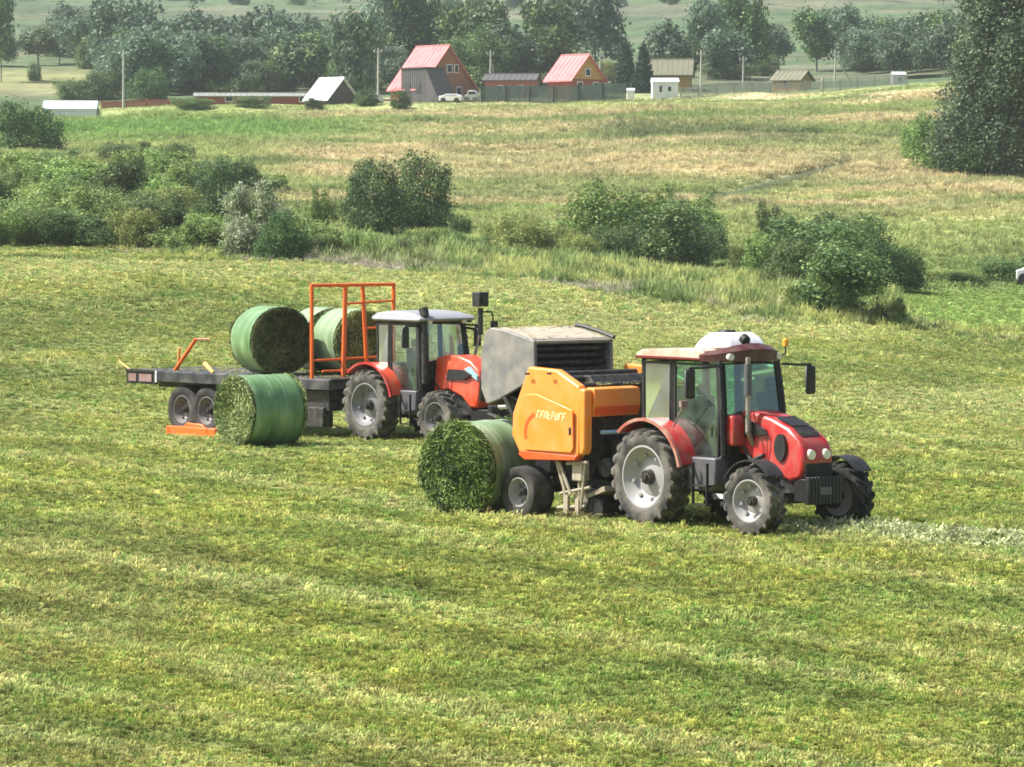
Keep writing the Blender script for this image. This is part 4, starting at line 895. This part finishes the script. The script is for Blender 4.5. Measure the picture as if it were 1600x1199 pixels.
def house(name, label, pos, yaw, L, W, hw, hr, wall, roof, gable=None, ov=.35, windows=(), cat='house', chimney=None, left_part=None):
    t = empty(name, (pos[0], pos[1], pos[2]-.3), yaw, label, cat); hw += .3
    b = MB(); b.box(-L/2, L/2, -W/2, W/2, 0, hw); b.build('wall', wall, t)
    for s in (-1, 1):
        b = MB(); p = [(-W/2, hw), (W/2, hw), (0, hw+hr*.98)]
        A = [b.bm.verts.new((s*(L/2-.02), y, z)) for y, z in p]; B = [b.bm.verts.new((s*(L/2-.14), y, z)) for y, z in p]
        b.bm.faces.new(A); b.bm.faces.new(B[::-1]); [b.bm.faces.new((A[i], A[(i+1)%3], B[(i+1)%3], B[i])) for i in range(3)]
        b.build('gable', gable or wall, t)
    k = hr/(W/2)
    for s in (-1, 1):
        b = MB(); e = W/2+ov; ze = hw-ov*k
        q = [(-L/2-ov, 0, hw+hr), (L/2+ov, 0, hw+hr), (L/2+ov, s*e, ze), (-L/2-ov, s*e, ze)]
        lo = [b.bm.verts.new(v) for v in q]; hi = [b.bm.verts.new((x, y, z+.12)) for x, y, z in q]
        b.bm.faces.new(lo); b.bm.faces.new(hi[::-1]); [b.bm.faces.new((lo[i], lo[(i+1)%4], hi[(i+1)%4], hi[i])) for i in range(4)]
        rf = b.build('roof', roof, t)
        if s < 0:
            b = MB(); n = int((L+2*ov)/.6)
            for i in range(n+1):
                x = -L/2-ov+i*(L+2*ov)/n; b.cyl((x, 0, hw+hr+.13), (x, s*e, ze+.13), .03, None, 4)
            b.build('roof_seam', roof, rf)
    b = MB(); b.cyl((-L/2-ov, 0, hw+hr+.12), (L/2+ov, 0, hw+hr+.12), .09, None, 6); b.build('ridge_cap', roof, t)
    for face, a, z, ww, wh in windows:
        b = MB(); m = MB()
        if face == 'x':
            X = L/2+.03; b.box(X-.05, X+.02, a-ww/2-.1, a+ww/2+.1, .3+z-.1, .3+z+wh+.1); m.box(X, X+.04, a-ww/2, a+ww/2, .3+z, .3+z+wh)
        else:
            Y = -W/2-.03; b.box(a-ww/2-.1, a+ww/2+.1, Y-.02, Y+.05, .3+z-.1, .3+z+wh+.1); m.box(a-ww/2, a+ww/2, Y-.04, Y, .3+z, .3+z+wh)
        f = b.build('window', 'whitewash', t); m.build('pane', 'window_dark', f)
    if chimney: b = MB(); x, y = chimney; b.box(x-.3, x+.3, y-.3, y+.3, hw+hr*.5, hw+hr+.8); b.build('chimney', 'red_brick_wall', t)
    return t
h1 = house('village_house', 'steep pink red roofed house with brown gable and grey lower front', spot_at(677, 437), -PI/4, 4.9, 8.6, 1.5, 4.7, 'brown_siding', 'pink_metal_roof', windows=(('x', .2, 3.3, .7, .8), ('x', 1.3, 3.3, .5, .8), ('x', -1.6, .8, .8, .9), ('x', 1.7, .8, .7, .8)))
b = MB(); b.prism([(-.4,0),(-.4,3.9),(3.6,3.9),(5.8,0)], -4.6, -1.7); b.build('porch', 'grey_planks', h1)
b = MB(); [b.box(-.3+.34*i, -.25+.34*i, -4.63, -4.60, 0, 3.88) for i in range(12)]; b.build('plank_joint', 'dark_siding', h1)
b = MB(); b.box(-.5, 3.7, -4.75, -1.65, 3.90, 4.02); b.build('porch_roof', 'dark_siding', h1)
for x in (.7, 2.4): b = MB(); b.box(x-.4, x+.4, -4.68, -4.61, 1.2, 2.2); b.build('window', 'window_dark', h1)
h2_ = house('village_house', 'smaller house with pale pink roof and ochre gable behind the green fence', spot_at(899, 440), -PI/4, 3.9, 5.3, 2.1, 2.7, 'red_siding', 'pink_metal_roof', 'ochre_siding', windows=(('x', 0, 2.5, .7, .7), ('x', -1.3, .9, .7, .8), ('x', 1.3, .9, .7, .8)))
h3 = house('barn', 'small dark barn with bright white metal roof left of the pink roofed house', spot_at(519, 436), -PI/4, 3.6, 4.4, .7, 2.2, 'dark_siding', 'white_metal_roof', cat='barn')
house('red_shed', 'low red brick shed beside the main pink roofed house', spot_at(800, 446), -.2, 5.8, 3, 2.0, .6, 'red_brick_wall', 'grey_planks', windows=(('y', -1, .6, .6, .7), ('y', 1.2, .6, .6, .7)), cat='shed')
house('village_house', 'low house with tan roof behind the white hut', spot_at(1047, 470), -.1, 5.0, 4, 2.0, 1.7, 'ochre_siding', 'tan_slate', windows=(('y', -1, .7, .6, .7),))
house('white_hut', 'small white hut with two little windows beside the dark conifers', spot_at(1038, 436), .05, 2.9, 2.2, 1.7, .35, 'whitewash', 'white_metal_roof', windows=(('y', -.55, .6, .3, .7), ('y', .45, .7, .35, .5)), cat='hut', ov=.1)
house('long_shed', 'long low red walled shed with pale roof left of the white barn', spot_at(415, 438), .03, 15.5, 3, .75, .3, 'red_siding', 'fence_grey', windows=(('y', -4, .2, .8, .5), ('y', 0, .2, .8, .5), ('y', 4.4, .2, .8, .5)), cat='shed')
house('long_shed', 'white walled low shed behind the dark bush at the far left', spot_at(112, 408), .04, 5.4, 3.0, 1.0, .75, 'whitewash', 'white_metal_roof', cat='shed', ov=.15)
house('village_house', 'brownish cottage half hidden under the trees at right', spot_at(1237, 468), -.5, 3.6, 3.6, 1.3, 1.0, 'ochre_siding', 'tan_slate', windows=(('y', 0, .5, .7, .6),))
house('white_hut', 'tiny pale green hut near the right end of the grey fence', spot_at(1402, 462), .1, 1.5, 1.4, 1.1, .25, 'whitewash', 'white_metal_roof', windows=(('y', 0, .4, .4, .4),), cat='hut', ov=.08)
house('white_hut', 'white booth with dark doorway at the foot of the dark conifers', spot_at(985, 432), 0, .8, 1.0, 1.0, .15, 'whitewash', 'white_metal_roof', cat='hut', ov=.05)
def fence(label, u0, d0, u1, d1, hgt, m, step=2.4):
    a = spot_at(u0, d0); c = spot_at(u1, d1); ln = math.hypot(c[0]-a[0], c[1]-a[1]); n = int(ln/step); t = empty('fence', a, 0, label, 'fence')
    for i in range(n):
        p = [Vector(a).lerp(Vector(c), k/n) for k in (i, i+1)]
        for q in p: q.z = hz(q.x, q.y)
        p = [q-Vector(a) for q in p]; d = (p[1]-p[0]); L_ = Vector((d.x, d.y, 0)).normalized(); nn = Vector((-L_.y, L_.x, 0))
        b = MB(); k = int(step/.17)
        for j in range(k):
            x0 = p[0].lerp(p[1], (j+.06)/k); x1 = p[0].lerp(p[1], (j+(.94 if m != 'fence_grey' else .55))/k); hh = hgt*(1+random.uniform(-.04, .04))
            vs = [b.bm.verts.new(q) for q in (x0, x1, x1+Vector((0,0,hh)), x0+Vector((0,0,hh)), x0+nn*.03, x1+nn*.03, x1+nn*.03+Vector((0,0,hh)), x0+nn*.03+Vector((0,0,hh)))]
            for f in ((0,1,2,3),(7,6,5,4),(0,4,5,1),(3,2,6,7),(1,5,6,2),(0,3,7,4)): b.bm.faces.new([vs[z] for z in f])
        b.build('board_panel', m, t)
        b = MB(); b.cyl(p[0]-nn*.06+Vector((0,0,-.2)), p[0]-nn*.06+Vector((0,0,hgt+.12)), .07, None, 6); b.build('post', m, t)
    return t
fence('dark green board fence in front of the pink roofed houses', 752, 432, 978, 428, 1.9, 'fence_green')
fence('long weathered grey picket fence running right from the white hut', 1062, 430, 1418, 446, 1.25, 'fence_grey')
fence('low dark fence at the left behind the meadow', 160, 432, 300, 436, .8, 'red_siding')
fence('short grey fence below the grey front of the steep roofed house', 640, 429, 748, 431, .9, 'fence_grey')
def pole(u, y, hpx, label, arms=1, strut=0, r=.14, lamp=False):
    x, y, z = spot_at(u, y); hm = hpx*y/F; t = empty('power_pole', (x, y, z-.3), 0, label, 'power pole', None)
    b = MB(); b.cyl((0,0,0), (.05,0,hm), r, r*.65, 8); b.build('shaft', 'pole_wood', t, True)
    if arms:
        b = MB(); b.box(-.45, .45, -.05, .05, hm-.5, hm-.4); b.build('crossarm', 'pole_wood', t)
        for q in (-.4, 0, .4): b = MB(); b.cyl((q, 0, hm-.42), (q, 0, hm-.18), .05, .04, 6); b.build('insulator', 'whitewash', t)
    if strut: b = MB(); b.cyl((strut*y/F, .3, 0), (0, 0, hm*.9), r*.9, r*.6, 8); b.build('strut', 'pole_wood', t, True)
    return t
pole(194, 425, 96, 'pale wooden power pole standing in front of the trees at left')
pole(591, 428, 92, 'power pole just left of the steep pink roofed house')
pole(766, 455, 72, 'braced power pole right of the steep pink roofed house', strut=12)
pole(937, 470, 66, 'power pole rising behind the smaller pink roofed house')
pole(1094, 440, 74, 'power pole right of the tan roofed house')
pole(1303, 455, 66, 'braced power pole with a long slanting strut at right', strut=34)
pole(1160, 470, 56, 'thin power pole among the trees behind the grey fence')
pole(1284, 462, 26, 'short pale post by the brownish cottage', arms=0, r=.25)
def small_vehicle(u, y, w_, h_, label, m='whitewash'):
    x, y, z = spot_at(u, y); t = empty('parked_car', (x, y, z), random.uniform(-.2, .2), label, 'car', None)
    b = MB(); b.prism([(-w_/2,.25),(-w_/2,.75),(-w_*.30,.85),(-w_*.2,h_),(w_*.28,h_),(w_*.42,.85),(w_/2,.7),(w_/2,.25)], -.8, .8); b.build('body', m, t, True, .06)
    b = MB(); b.prism([(-w_*.27,.88),(-w_*.19,h_-.06),(w_*.25,h_-.06),(w_*.37,.88)], -.81, .81); b.build('window', 'window_dark', t)
    for q in (-w_*.3, w_*.3):
        for s in (-1, 1): b = MB(); b.cyl((q, s*.70, .3), (q, s*.82, .3), .3, None, 12); b.build('wheel', 'black', t, True)
small_vehicle(705, 427, 2.5, 1.0, 'white car parked in front of the grey lower front of the house')
small_vehicle(738, 434, 1.6, 1.3, 'small white van parked at the right corner of the steep roofed house')
small_vehicle(585, 428, 1.9, 1.2, 'pale grey car at the foot of the pole left of the house', 'pale_concrete')
small_vehicle(1618, 196, 2.0, 1.15, 'white car cut off by the right edge of the photo beside the hedge')

# ------------------------------------------------------------------ village trees
G1 = 'trees behind the village'
for k, u, v, wd, hg, lb in [
 ('round_dark', 4, 130, 46, 150, 'dark tree cut off by the left edge at the top'),
 ('round_light', 62, 104, 66, 60, 'bluish green tree standing in the far wood above the yellow strip'),
 ('bush_dark', 55, 128, 24, 28, 'small round dark bush alone in the yellow strip at far left'),
 ('round_light', 95, 102, 50, 50, 'pale green tree beside the yellow strip'),
 ('round_wood', 195, 128, 110, 122, 'broad tree behind the left power pole'),
 ('bush_dark', 165, 156, 80, 46, 'dark low clump at the foot of the left power pole'),
 ('bush_dark', 235, 157, 70, 50, 'dark bushy clump just right of the left power pole'),
 ('bush_mid', 118, 158, 70, 34, 'low dark shrubbery above the white walled shed'),
 ('round_wood', 300, 130, 100, 112, 'rounded blue green tree between left pole and white barn'),
 ('round_wood', 385, 132, 90, 104, 'tree in the wood above the long low shed'),
 ('round_light', 290, 128, 40, 60, 'pale willow like tree in the wood'),
 ('round_wood', 452, 136, 100, 112, 'broad dark tree left of the white barn roof'),
 ('bush_mid', 355, 148, 60, 40, 'green bush behind the long shed'),
 ('bush_mid', 440, 146, 60, 34, 'bush behind the left end of the white barn'),
 ('tall_wood', 546, 160, 60, 125, 'tall weeping birch right of the white barn'),
 ('tall_wood', 575, 158, 62, 150, 'dark drooping birch beside the pole left of the house'),
 ('tall_wood', 610, 140, 70, 160, 'tall birch directly behind the left slope of the pink roof'),
 ('round_dark', 655, 138, 92, 160, 'large dark tree towering behind the steep pink roof'),
 ('round_dark', 735, 140, 110, 132, 'big rounded dark tree right of the steep pink roof'),
 ('round_wood', 700, 130, 70, 120, 'dark tree between the two large ones behind the house'),
 ('round_light', 800, 138, 50, 70, 'lighter tree behind the low red shed'),
 ('round_light', 838, 120, 44, 60, 'pale green young tree left of the smaller pink roof'),
 ('round_dark', 862, 128, 90, 126, 'left half of the big willow behind the smaller pink roof'),
 ('round_wood', 930, 124, 110, 140, 'big grey green willow above the smaller pink roof'),
 ('bush_yellow', 950, 128, 40, 32, 'yellowish shrub right of the ochre gable'),
 ('round_light', 1030, 110, 60, 52, 'light green tree behind the tan roof'),
 ('round_wood', 1105, 126, 74, 118, 'tall dark tree left of the tall power pole at right'),
 ('round_dark', 1160, 124, 90, 134, 'large dark tree behind the grey picket fence'),
 ('bush_mid', 1130, 122, 90, 44, 'bushy clump behind the left end of the grey fence'),
 ('round_wood', 1215, 112, 60, 70, 'medium tree between the large dark tree and the cottage'),
 ('round_dark', 1275, 112, 76, 92, 'dark tree behind the brownish cottage'),
 ('round_wood', 1318, 112, 76, 96, 'rounded tree behind the braced pole at right'),
 ('round_wood', 1372, 106, 66, 72, 'tree above the pale green hut'),
 ('round_wood', 1425, 104, 70, 74, 'blue green tree left of the big willow at right'),
 ('round_light', 1460, 104, 60, 70, 'tree peeking out beside the big willow at right'),
 ('bush_mid', 1190, 120, 60, 34, 'low bush behind the middle of the grey fence'),
 ('bush_dark', 1345, 110, 60, 26, 'dark shrub at the foot of the slanting strut')]:
    plant(k, u, v, wd, hg, lb, 'bush' if k.startswith('bush') else 'tree', 'shrub' if k.startswith('bush') else 'tree', G1, dmin=436)
plant('conifer', 976, 146, 36, 74, 'left dark pointed conifer beside the white hut', 'tree', 'conifer_tree', 'dark conifers')
plant('conifer', 1004, 146, 34, 68, 'right dark pointed conifer beside the white hut', 'tree', 'conifer_tree', 'dark conifers')
for u, v, w_, h_, lb in ((625, 172, 34, 32, 'dark shrub below the left corner of the grey house front'), (490, 176, 34, 22, 'small dark shrub below the white barn'), (575, 166, 40, 26, 'scrubby bush left of the grey house front'),
                     (140, 185, 40, 20, 'shrub in front of the white walled shed'), (395, 170, 60, 18, 'low green weeds below the long red shed'), (300, 172, 70, 18, 'low bushes at the end of the dark fence'), (770, 160, 44, 14, 'low shrub at the left foot of the green fence')):
    plant('bush_dark' if w_ < 50 else 'bush_mid', u, v, w_, h_, lb, 'bush', 'shrub', 'shrubs in front of the village', dmin=390)

# the wood behind: nobody could count it
def distant_wood():
    r = np.random.RandomState(21); n = 1500; u = r.rand(n)*2000-200; Y = 480+300*r.rand(n)**1.3; X = (u-800)/F*Y; d = fbm(X/30, Y/40, 51)
    band = np.interp(u, [-200, 0, 130, 160, 540, 700, 820, 850, 1000, 1050, 1500, 1800], [.5, .55, .55, .9, .9, .5, .3, .1, .1, .55, .8, .8])
    lim = np.interp(u, [-200, 0, 540, 700, 850, 1000, 1100, 1500], [660, 650, 600, 545, 530, 540, 540, 570]); low = np.interp(u, [0, 150, 180], [585, 585, 485])
    k = (r.rand(n) < band*sstep(.36, .52, d)*1.5) & (Y < lim) & (Y > low)
    # straggling clumps up the hill
    u2 = r.rand(500)*2000-200; Y2 = 800+420*r.rand(500); X2 = (u2-800)/F*Y2; k2 = fbm(X2/45, Y2/60, 52) > np.interp(u2, [0, 300, 600, 1100, 1250], [.54, .60, .66, .64, .58])
    X = np.concatenate([X[k], X2[k2]]); Y = np.concatenate([Y[k], Y2[k2]]); m = len(X); Z = H(X, Y)-.4
    s = (4.5+5.0*r.rand(m))*np.where(Y > 780, .8, 1); scl = np.stack([s*(.8+.5*r.rand(m)), s*(.8+.5*r.rand(m)), s], 1); rot = np.stack([0*s, 0*s, r.rand(m)*6.28], 1)
    ob = [bpy.data.objects.new('wood_tree', me) for me in PR['round_wood'][0]+[PR['bush_mid'][0][0]]+[PR['round_light'][0][0]]]
    tag(scatter('distant_wood', np.stack([X, Y, Z], 1), rot, scl, np.ones((m, 3)), r.choice(5, m, p=[.25,.25,.2,.15,.15]), ob), 'blue green mixed wood covering the slope behind the village', 'woodland', kind='stuff')
distant_wood()

# ------------------------------------------------------------------ bushes along the stream and the big willow
G2 = 'bushes along the stream'
for k, u, v, wd, hg, lb in [
 ('bush_dark', 40, 242, 118, 82, 'large dark rounded bush at the left edge above the thicket'),
 ('bush_mid', 192, 270, 92, 48, 'grey green bush at the top of the left thicket'),
 ('bush_mid', 272, 262, 80, 36, 'small grey green bush behind the thicket'),
 ('spray_light', 30, 300, 100, 62, 'light green bush at the left edge under the dark one'),
 ('spray_light', 105, 318, 120, 74, 'light leafy bush high in the left thicket'),
 ('bush_mid', 5, 345, 80, 80, 'bluish green bush cut off by the left edge'),
 ('spray_mid', 178, 335, 110, 76, 'mid green bush in the middle of the left thicket'),
 ('bush_dark', 215, 322, 60, 48, 'dark hollow looking bush in the thicket'),
 ('spray_light', 270, 330, 110, 76, 'light olive bush right of the dark hollow'),
 ('bush_dark', 345, 352, 100, 102, 'near black tall bush behind the silvery willow'),
 ('bush_mid', 320, 300, 90, 50, 'olive bush on top of the near black one'),
 ('bush_light', 75, 375, 150, 92, 'pale green leafy bush low in the left thicket'),
 ('bush_light', 165, 384, 120, 98, 'tall pale green bush at the foot of the thicket'),
 ('bush_dark', 8, 378, 60, 56, 'dark bush in the bottom left corner of the thicket'),
 ('bush_mid', 238, 388, 110, 84, 'mid green bush at the field edge in the thicket'),
 ('spray_mid', 300, 392, 90, 60, 'olive brown scrub at the field edge'),
 ('spray_silver', 388, 404, 116, 118, 'silvery pale willow bush at the right end of the thicket'),
 ('bush_dark', 448, 408, 92, 78, 'dark green bush right of the silvery willow'),
 ('spray_silver', 430, 380, 60, 66, 'small silvery bush behind the dark green one'),
 ('bush_bright', 385, 404, 90, 40, 'bright green low growth under the silvery willow'),
 ('bush_mid', 500, 406, 60, 38, 'low green bush just behind the orange rack'),
 ('bush_bright', 545, 404, 80, 38, 'bright green scrub in front of the big dark bush'),
 ('bush_bright', 605, 408, 70, 34, 'second bright green scrub patch in front of the big dark bush'),
 ('bush_bright', 668, 405, 76, 46, 'taller bright green scrub right of the other patches'),
 ('bush_mid', 720, 408, 60, 30, 'dull green scrub left of the yellow reeds'),
 ('bush_dark', 588, 368, 108, 116, 'left lobe of the big dark rounded bush in the middle'),
 ('bush_dark', 655, 360, 122, 120, 'right taller lobe of the big dark rounded bush in the middle'),
 ('bush_dark', 720, 370, 42, 32, 'small dark bush tucked right of the big dark one'),
 ('spray_light', 505, 360, 46, 70, 'thin light green shrub left of the big dark bush'),
 ('bush_yellow', 815, 408, 118, 72, 'yellow green reedy bush left of the bright green ones'),
 ('bush_yellow', 880, 405, 70, 52, 'yellow green reeds between the bushes'),
 ('bush_bright', 945, 402, 158, 116, 'bright green bush behind the dark green one'),
 ('bush_mid', 960, 414, 80, 60, 'lower left shoulder of the dark green bush'),
 ('bush_mid', 1050, 418, 176, 104, 'broad dark green bush in the centre right'),
 ('bush_bright', 1060, 395, 150, 84, 'bright crown behind the broad dark green bush'),
 ('spray_mid', 1212, 410, 60, 90, 'upright light green shrub left of the right hand bush'),
 ('bush_mid', 1290, 440, 176, 102, 'grey green bush at right, the rear one of the pair'),
 ('bush_dark', 1385, 456, 116, 80, 'dark right shoulder of the right hand bush'),
 ('bush_mid', 1235, 458, 110, 84, 'green left shoulder of the right hand bush'),
 ('spray_mid', 1310, 500, 190, 106, 'leafy lighter bush in front at right, nearest the field'),
 ('bush_light', 1340, 482, 100, 70, 'yellowish crown on the nearest right bush'),
 ('spray_light', 1385, 510, 70, 46, 'reedy tuft at the foot of the right bush'),
 ('bush_dark', 1500, 448, 76, 22, 'low dark hedge at the right above the bright grass'),
 ('bush_mid', 1568, 444, 90, 42, 'dark grey green hedge by the right edge'),
 ('bush_bright', 1445, 256, 84, 66, 'bright green bush left of the big willow foot'),
 ('bush_bright', 1492, 268, 80, 78, 'bright green bush at the foot of the big willow'),
 ('bush_dark', 1425, 250, 40, 34, 'small dark bush left of the big willow')]:
    plant(k, u, v, wd, hg, lb, 'bush', 'bush', G2, depth=.9)
for i, (k, u, v, wd, hg, lb) in enumerate([
 ('spray_light', 500, 404, 90, 52, 'feathery green bush behind the left post of the orange rack'), ('bush_bright', 575, 408, 80, 44, 'bright green scrub directly below the left lobe of the dark bush'),
 ('bush_mid', 640, 410, 90, 38, 'mid green scrub below the right lobe of the dark bush'), ('bush_mid', 700, 402, 80, 40, 'green scrub behind the tall weeds right of the dark bush'),
 ('spray_mid', 560, 350, 60, 96, 'thin green bush merging with the left side of the big dark bush'), ('bush_mid', 755, 404, 60, 34, 'low scrub between the dark bush and the yellow reeds'),
 ('bush_yellow', 780, 400, 70, 56, 'yellow green reed clump at the left of the reeds'), ('spray_light', 850, 404, 80, 62, 'light green reedy bush left of the bright green one'),
 ('bush_yellow', 905, 412, 70, 44, 'yellowish low growth at the foot of the bright green bush'), ('bush_bright', 1000, 400, 150, 104, 'bright green crown joining the two centre right bushes'),
 ('bush_mid', 1110, 414, 70, 66, 'green right flank of the broad dark green bush'), ('bush_yellow', 1165, 420, 60, 50, 'yellow green reeds between the centre and right bushes'),
 ('spray_light', 1195, 440, 70, 80, 'light green shrub at the left edge of the right bush'), ('bush_mid', 1330, 425, 150, 92, 'grey green crown behind the right bush'),
 ('bush_yellow', 1260, 490, 80, 54, 'yellow green weeds at the left foot of the nearest right bush'), ('bush_mid', 1420, 452, 60, 50, 'small green bush at the right end of the right bush'),
 ('spray_light', 420, 300, 70, 30, 'light weeds behind the silvery willow'), ('bush_dark', 372, 296, 80, 44, 'dark green crown just behind the silvery willow'),
 ('bush_bright', 1470, 270, 110, 90, 'larger bright green bush against the trunk side of the big willow'), ('bush_bright', 1430, 258, 60, 56, 'outer bright green bush furthest left of the big willow'),
 ('bush_dark', 1520, 276, 120, 70, 'dark green undergrowth at the foot of the big willow'), ('bush_yellow', 1480, 445, 90, 24, 'low yellowish hedge above the bright grass at right')]):
    plant(k, u, v, wd, hg, lb, 'bush', 'bush', G2, depth=.9)
FILL = [(15,285),(60,290),(95,285),(130,300),(70,315),(25,325),(150,315),(110,345),(55,350),(185,300),(225,300),(250,300),(215,355),(270,360),(140,360),(190,365),(20,360),(100,378),(40,382),(320,392),(250,340),(345,398),(130,385),(210,390),(275,395),(330,398),(0,385),(60,385),(420,398),(470,402)]
ORD = ['leftmost', 'second from the left', 'third from the left', 'fourth from the left', 'fifth from the left', 'sixth from the left', 'seventh from the left', 'eighth from the left', 'ninth from the left', 'tenth from the left', 'eleventh from the left', 'twelfth from the left', 'thirteenth from the left', 'fourteenth from the left', 'fifteenth from the left']
rows = {'front': sorted(p for p in FILL if p[1] >= 372), 'middle': sorted(p for p in FILL if 322 <= p[1] < 372), 'back': sorted(p for p in FILL if p[1] < 322)}
for rn, ps in rows.items():
    for q, (u, v) in enumerate(ps):
        i = FILL.index((u, v)); k = ['bush_light', 'spray_light', 'bush_mid', 'bush_yellow', 'spray_light'][i % 5]
        lk = {'bush_light': 'pale green', 'spray_light': 'feathery light green', 'bush_mid': 'mid green', 'bush_yellow': 'yellow green'}[k]
        plant(k, u, v, random.uniform(85, 125), random.uniform(48, 70), lk+' bush, '+ORD[q]+' in the '+rn+' row of the left thicket', 'bush', 'bush', 'bushes filling the left thicket', depth=.9)
def big_willow():
    x, y, z = spot(1556, 276); k = y/F; t = empty('willow_tree', (x, y, z-.2), 0, 'huge grey green willow tree at the right edge of the photo', 'tree')
    r = np.random.RandomState(77); s = lambda px: px*k
    lob = [(s(10), 0, s(60), s(84), s(70), s(62)), (s(14), s(8), s(150), s(82), s(70), s(90)), (s(42), 0, s(230), s(66), s(60), s(80)), (s(-46), s(-8), s(95), s(44), s(44), s(62)), (s(-62), s(-8), s(50), s(38), s(44), s(46)), (s(80), 0, s(170), s(70), s(60), s(100)), (s(-10), s(-6), s(205), s(46), s(40), s(56)), (s(70), 0, s(300), s(60), s(60), s(60)), (s(20), 0, s(300), s(52), s(50), s(44))]
    for i in range(26):
        a = r.rand()*6.28; zz = r.rand()*270+30; q = 72+26*r.rand()-zz*.11; lob.append((s(8+zz*.10+math.cos(a)*q), s(math.sin(a)*q*.8), s(zz), s(30), s(28), s(32+20*r.rand())))
    m = leaf_mat('willow_leaves', [(.022,.040,.022),(.052,.076,.040),(.115,.145,.070)])
    link('crown', crown('crown', lob, 95000, .21, 78, m, 30, .75, .35, 1.1, .5), t)
    b = MB(); b.cyl((s(5),0,-.4), (s(10),0,s(120)), .55, .4, 12); [b.cyl((s(8),0,s(60+20*i)), (s(40*math.cos(i*2)), s(30*math.sin(i*2)), s(170+20*i)), .25, .08, 8) for i in range(6)]; b.build('trunk', 'bark', t, True)
big_willow()

# ------------------------------------------------------------------ weeds and meadow grass
weed = [tuft('weed_tuft', 26, .9, .035, .25, 'grass', 11, .3), tuft('weed_tuft', 22, .75, .05, .30, 'grass', 12, .45), tuft('weed_tuft', 30, 1.0, .028, .20, 'grass', 13, .22), tuft('weed_tuft', 20, .5, .08, .3, 'grass', 14, .6)]
def weeds():
    r = np.random.RandomState(31); n = 42000; Y = 140+80*r.rand(n); X = (r.rand(n)*2-1)*(Y*.1334*1.2); u = 800+F*X/Y; e = EDGE(u)
    wdt = np.interp(u, [0, 350, 420, 760, 1000, 1380, 1420, 1600], [6, 8, 20, 34, 40, 40, 5, 5]); k = (Y > e-.5-1.5*r.rand(n)) & (Y < e+wdt); X, Y, u, e = X[k], Y[k], u[k], e[k]; n = len(X)
    q = fbm(X/4, Y/6, 61); q2 = fbm(X/2, Y/3, 62)
    c1 = np.array([[.44,.46,.16]]); c2 = np.array([[.42,.37,.31]]); c3 = np.array([[.22,.29,.10]])
    t = sstep(.45, .60, q)[:, None]*np.clip(1-(Y-e)/14, 0, 1)[:, None]; col = c1*(1-t)+c2*t; t3 = np.clip(sstep(.48, .62, q2)+.6*sstep(800, 650, u)*sstep(2, 6, Y-e), 0, 1)[:, None]; col = col*(1-t3)+c3*t3
    col = col*(.55+.85*r.rand(n))[:, None]; s = (.25+.7*r.rand(n))*(.45+.8*q2)*np.interp(Y-e, [0, 3, 8], [.45, .9, 1.15])*(1+.5*sstep(800, 650, u)*sstep(4, 9, Y-e)); scl = np.stack([s*1.5, s*1.5, s], 1)
    tag(scatter('tall_weeds', np.stack([X, Y, H(X, Y)-.03], 1), np.stack([r.randn(n)*.08, r.randn(n)*.08, r.rand(n)*6.28], 1), scl, col, r.randint(0, 4, n), weed), 'strip of tall pale weeds between the hay field and the bushes', 'weeds', kind='stuff')
weeds()
def meadow_grass():
    r = np.random.RandomState(32); n = 120000; Y = 175+262*r.rand(n)**.85; X = (r.rand(n)*2-1)*(Y*.1334*1.15); u = 800+F*X/Y; k = Y > EDGE(u)+8; X, Y, u = X[k], Y[k], u[k]; n = len(X); Z = H(X, Y)
    col = ground_colour(X, Y, Z)*(.72+.56*r.rand(n))[:, None]*(.78+.44*fbm(X/2, Y/4, 63))[:, None]
    q = fbm(X/7, Y/10, 64); s = (.24+.38*r.rand(n))*(.4+1.1*q)*(1+(Y-175)/400); s = np.where((u > 1395) & (row_of(X, Y, Z) > 450), s*.3, s)*(1-.72*sstep(385, 418, Y))*(1-.85*ditch(u, row_of(X, Y, Z)))
    scl = np.stack([s*2.0, s*2.0, s*.85], 1)
    tag(scatter('meadow_grass', np.stack([X, Y, Z-.03], 1), np.stack([r.randn(n)*.1, r.randn(n)*.1, r.rand(n)*6.28], 1), scl, col, r.randint(0, 4, n), weed), 'rough tan and green grass of the meadow slope', 'grass', kind='stuff')
meadow_grass()

# ------------------------------------------------------------------ air
b = MB(); b.box(-1500, 1500, -90, 1750, -3.0, 135); hz_o = b.build('haze', 'black'); hm = bpy.data.materials.new('haze'); hm.use_nodes = True
for n_ in list(hm.node_tree.nodes): 
    if n_.type == 'BSDF_PRINCIPLED': hm.node_tree.nodes.remove(n_)
pv = hm.node_tree.nodes.new('ShaderNodeVolumePrincipled'); pv.inputs['Color'].default_value = (.82,.91,.93,1); pv.inputs['Density'].default_value = .00015; pv.inputs['Anisotropy'].default_value = .3
hm.node_tree.links.new(pv.outputs[0], hm.node_tree.nodes['Material Output'].inputs['Volume']); hz_o.data.materials[0] = hm; tag(hz_o, 'pale summer haze over the valley', 'haze', kind='stuff')
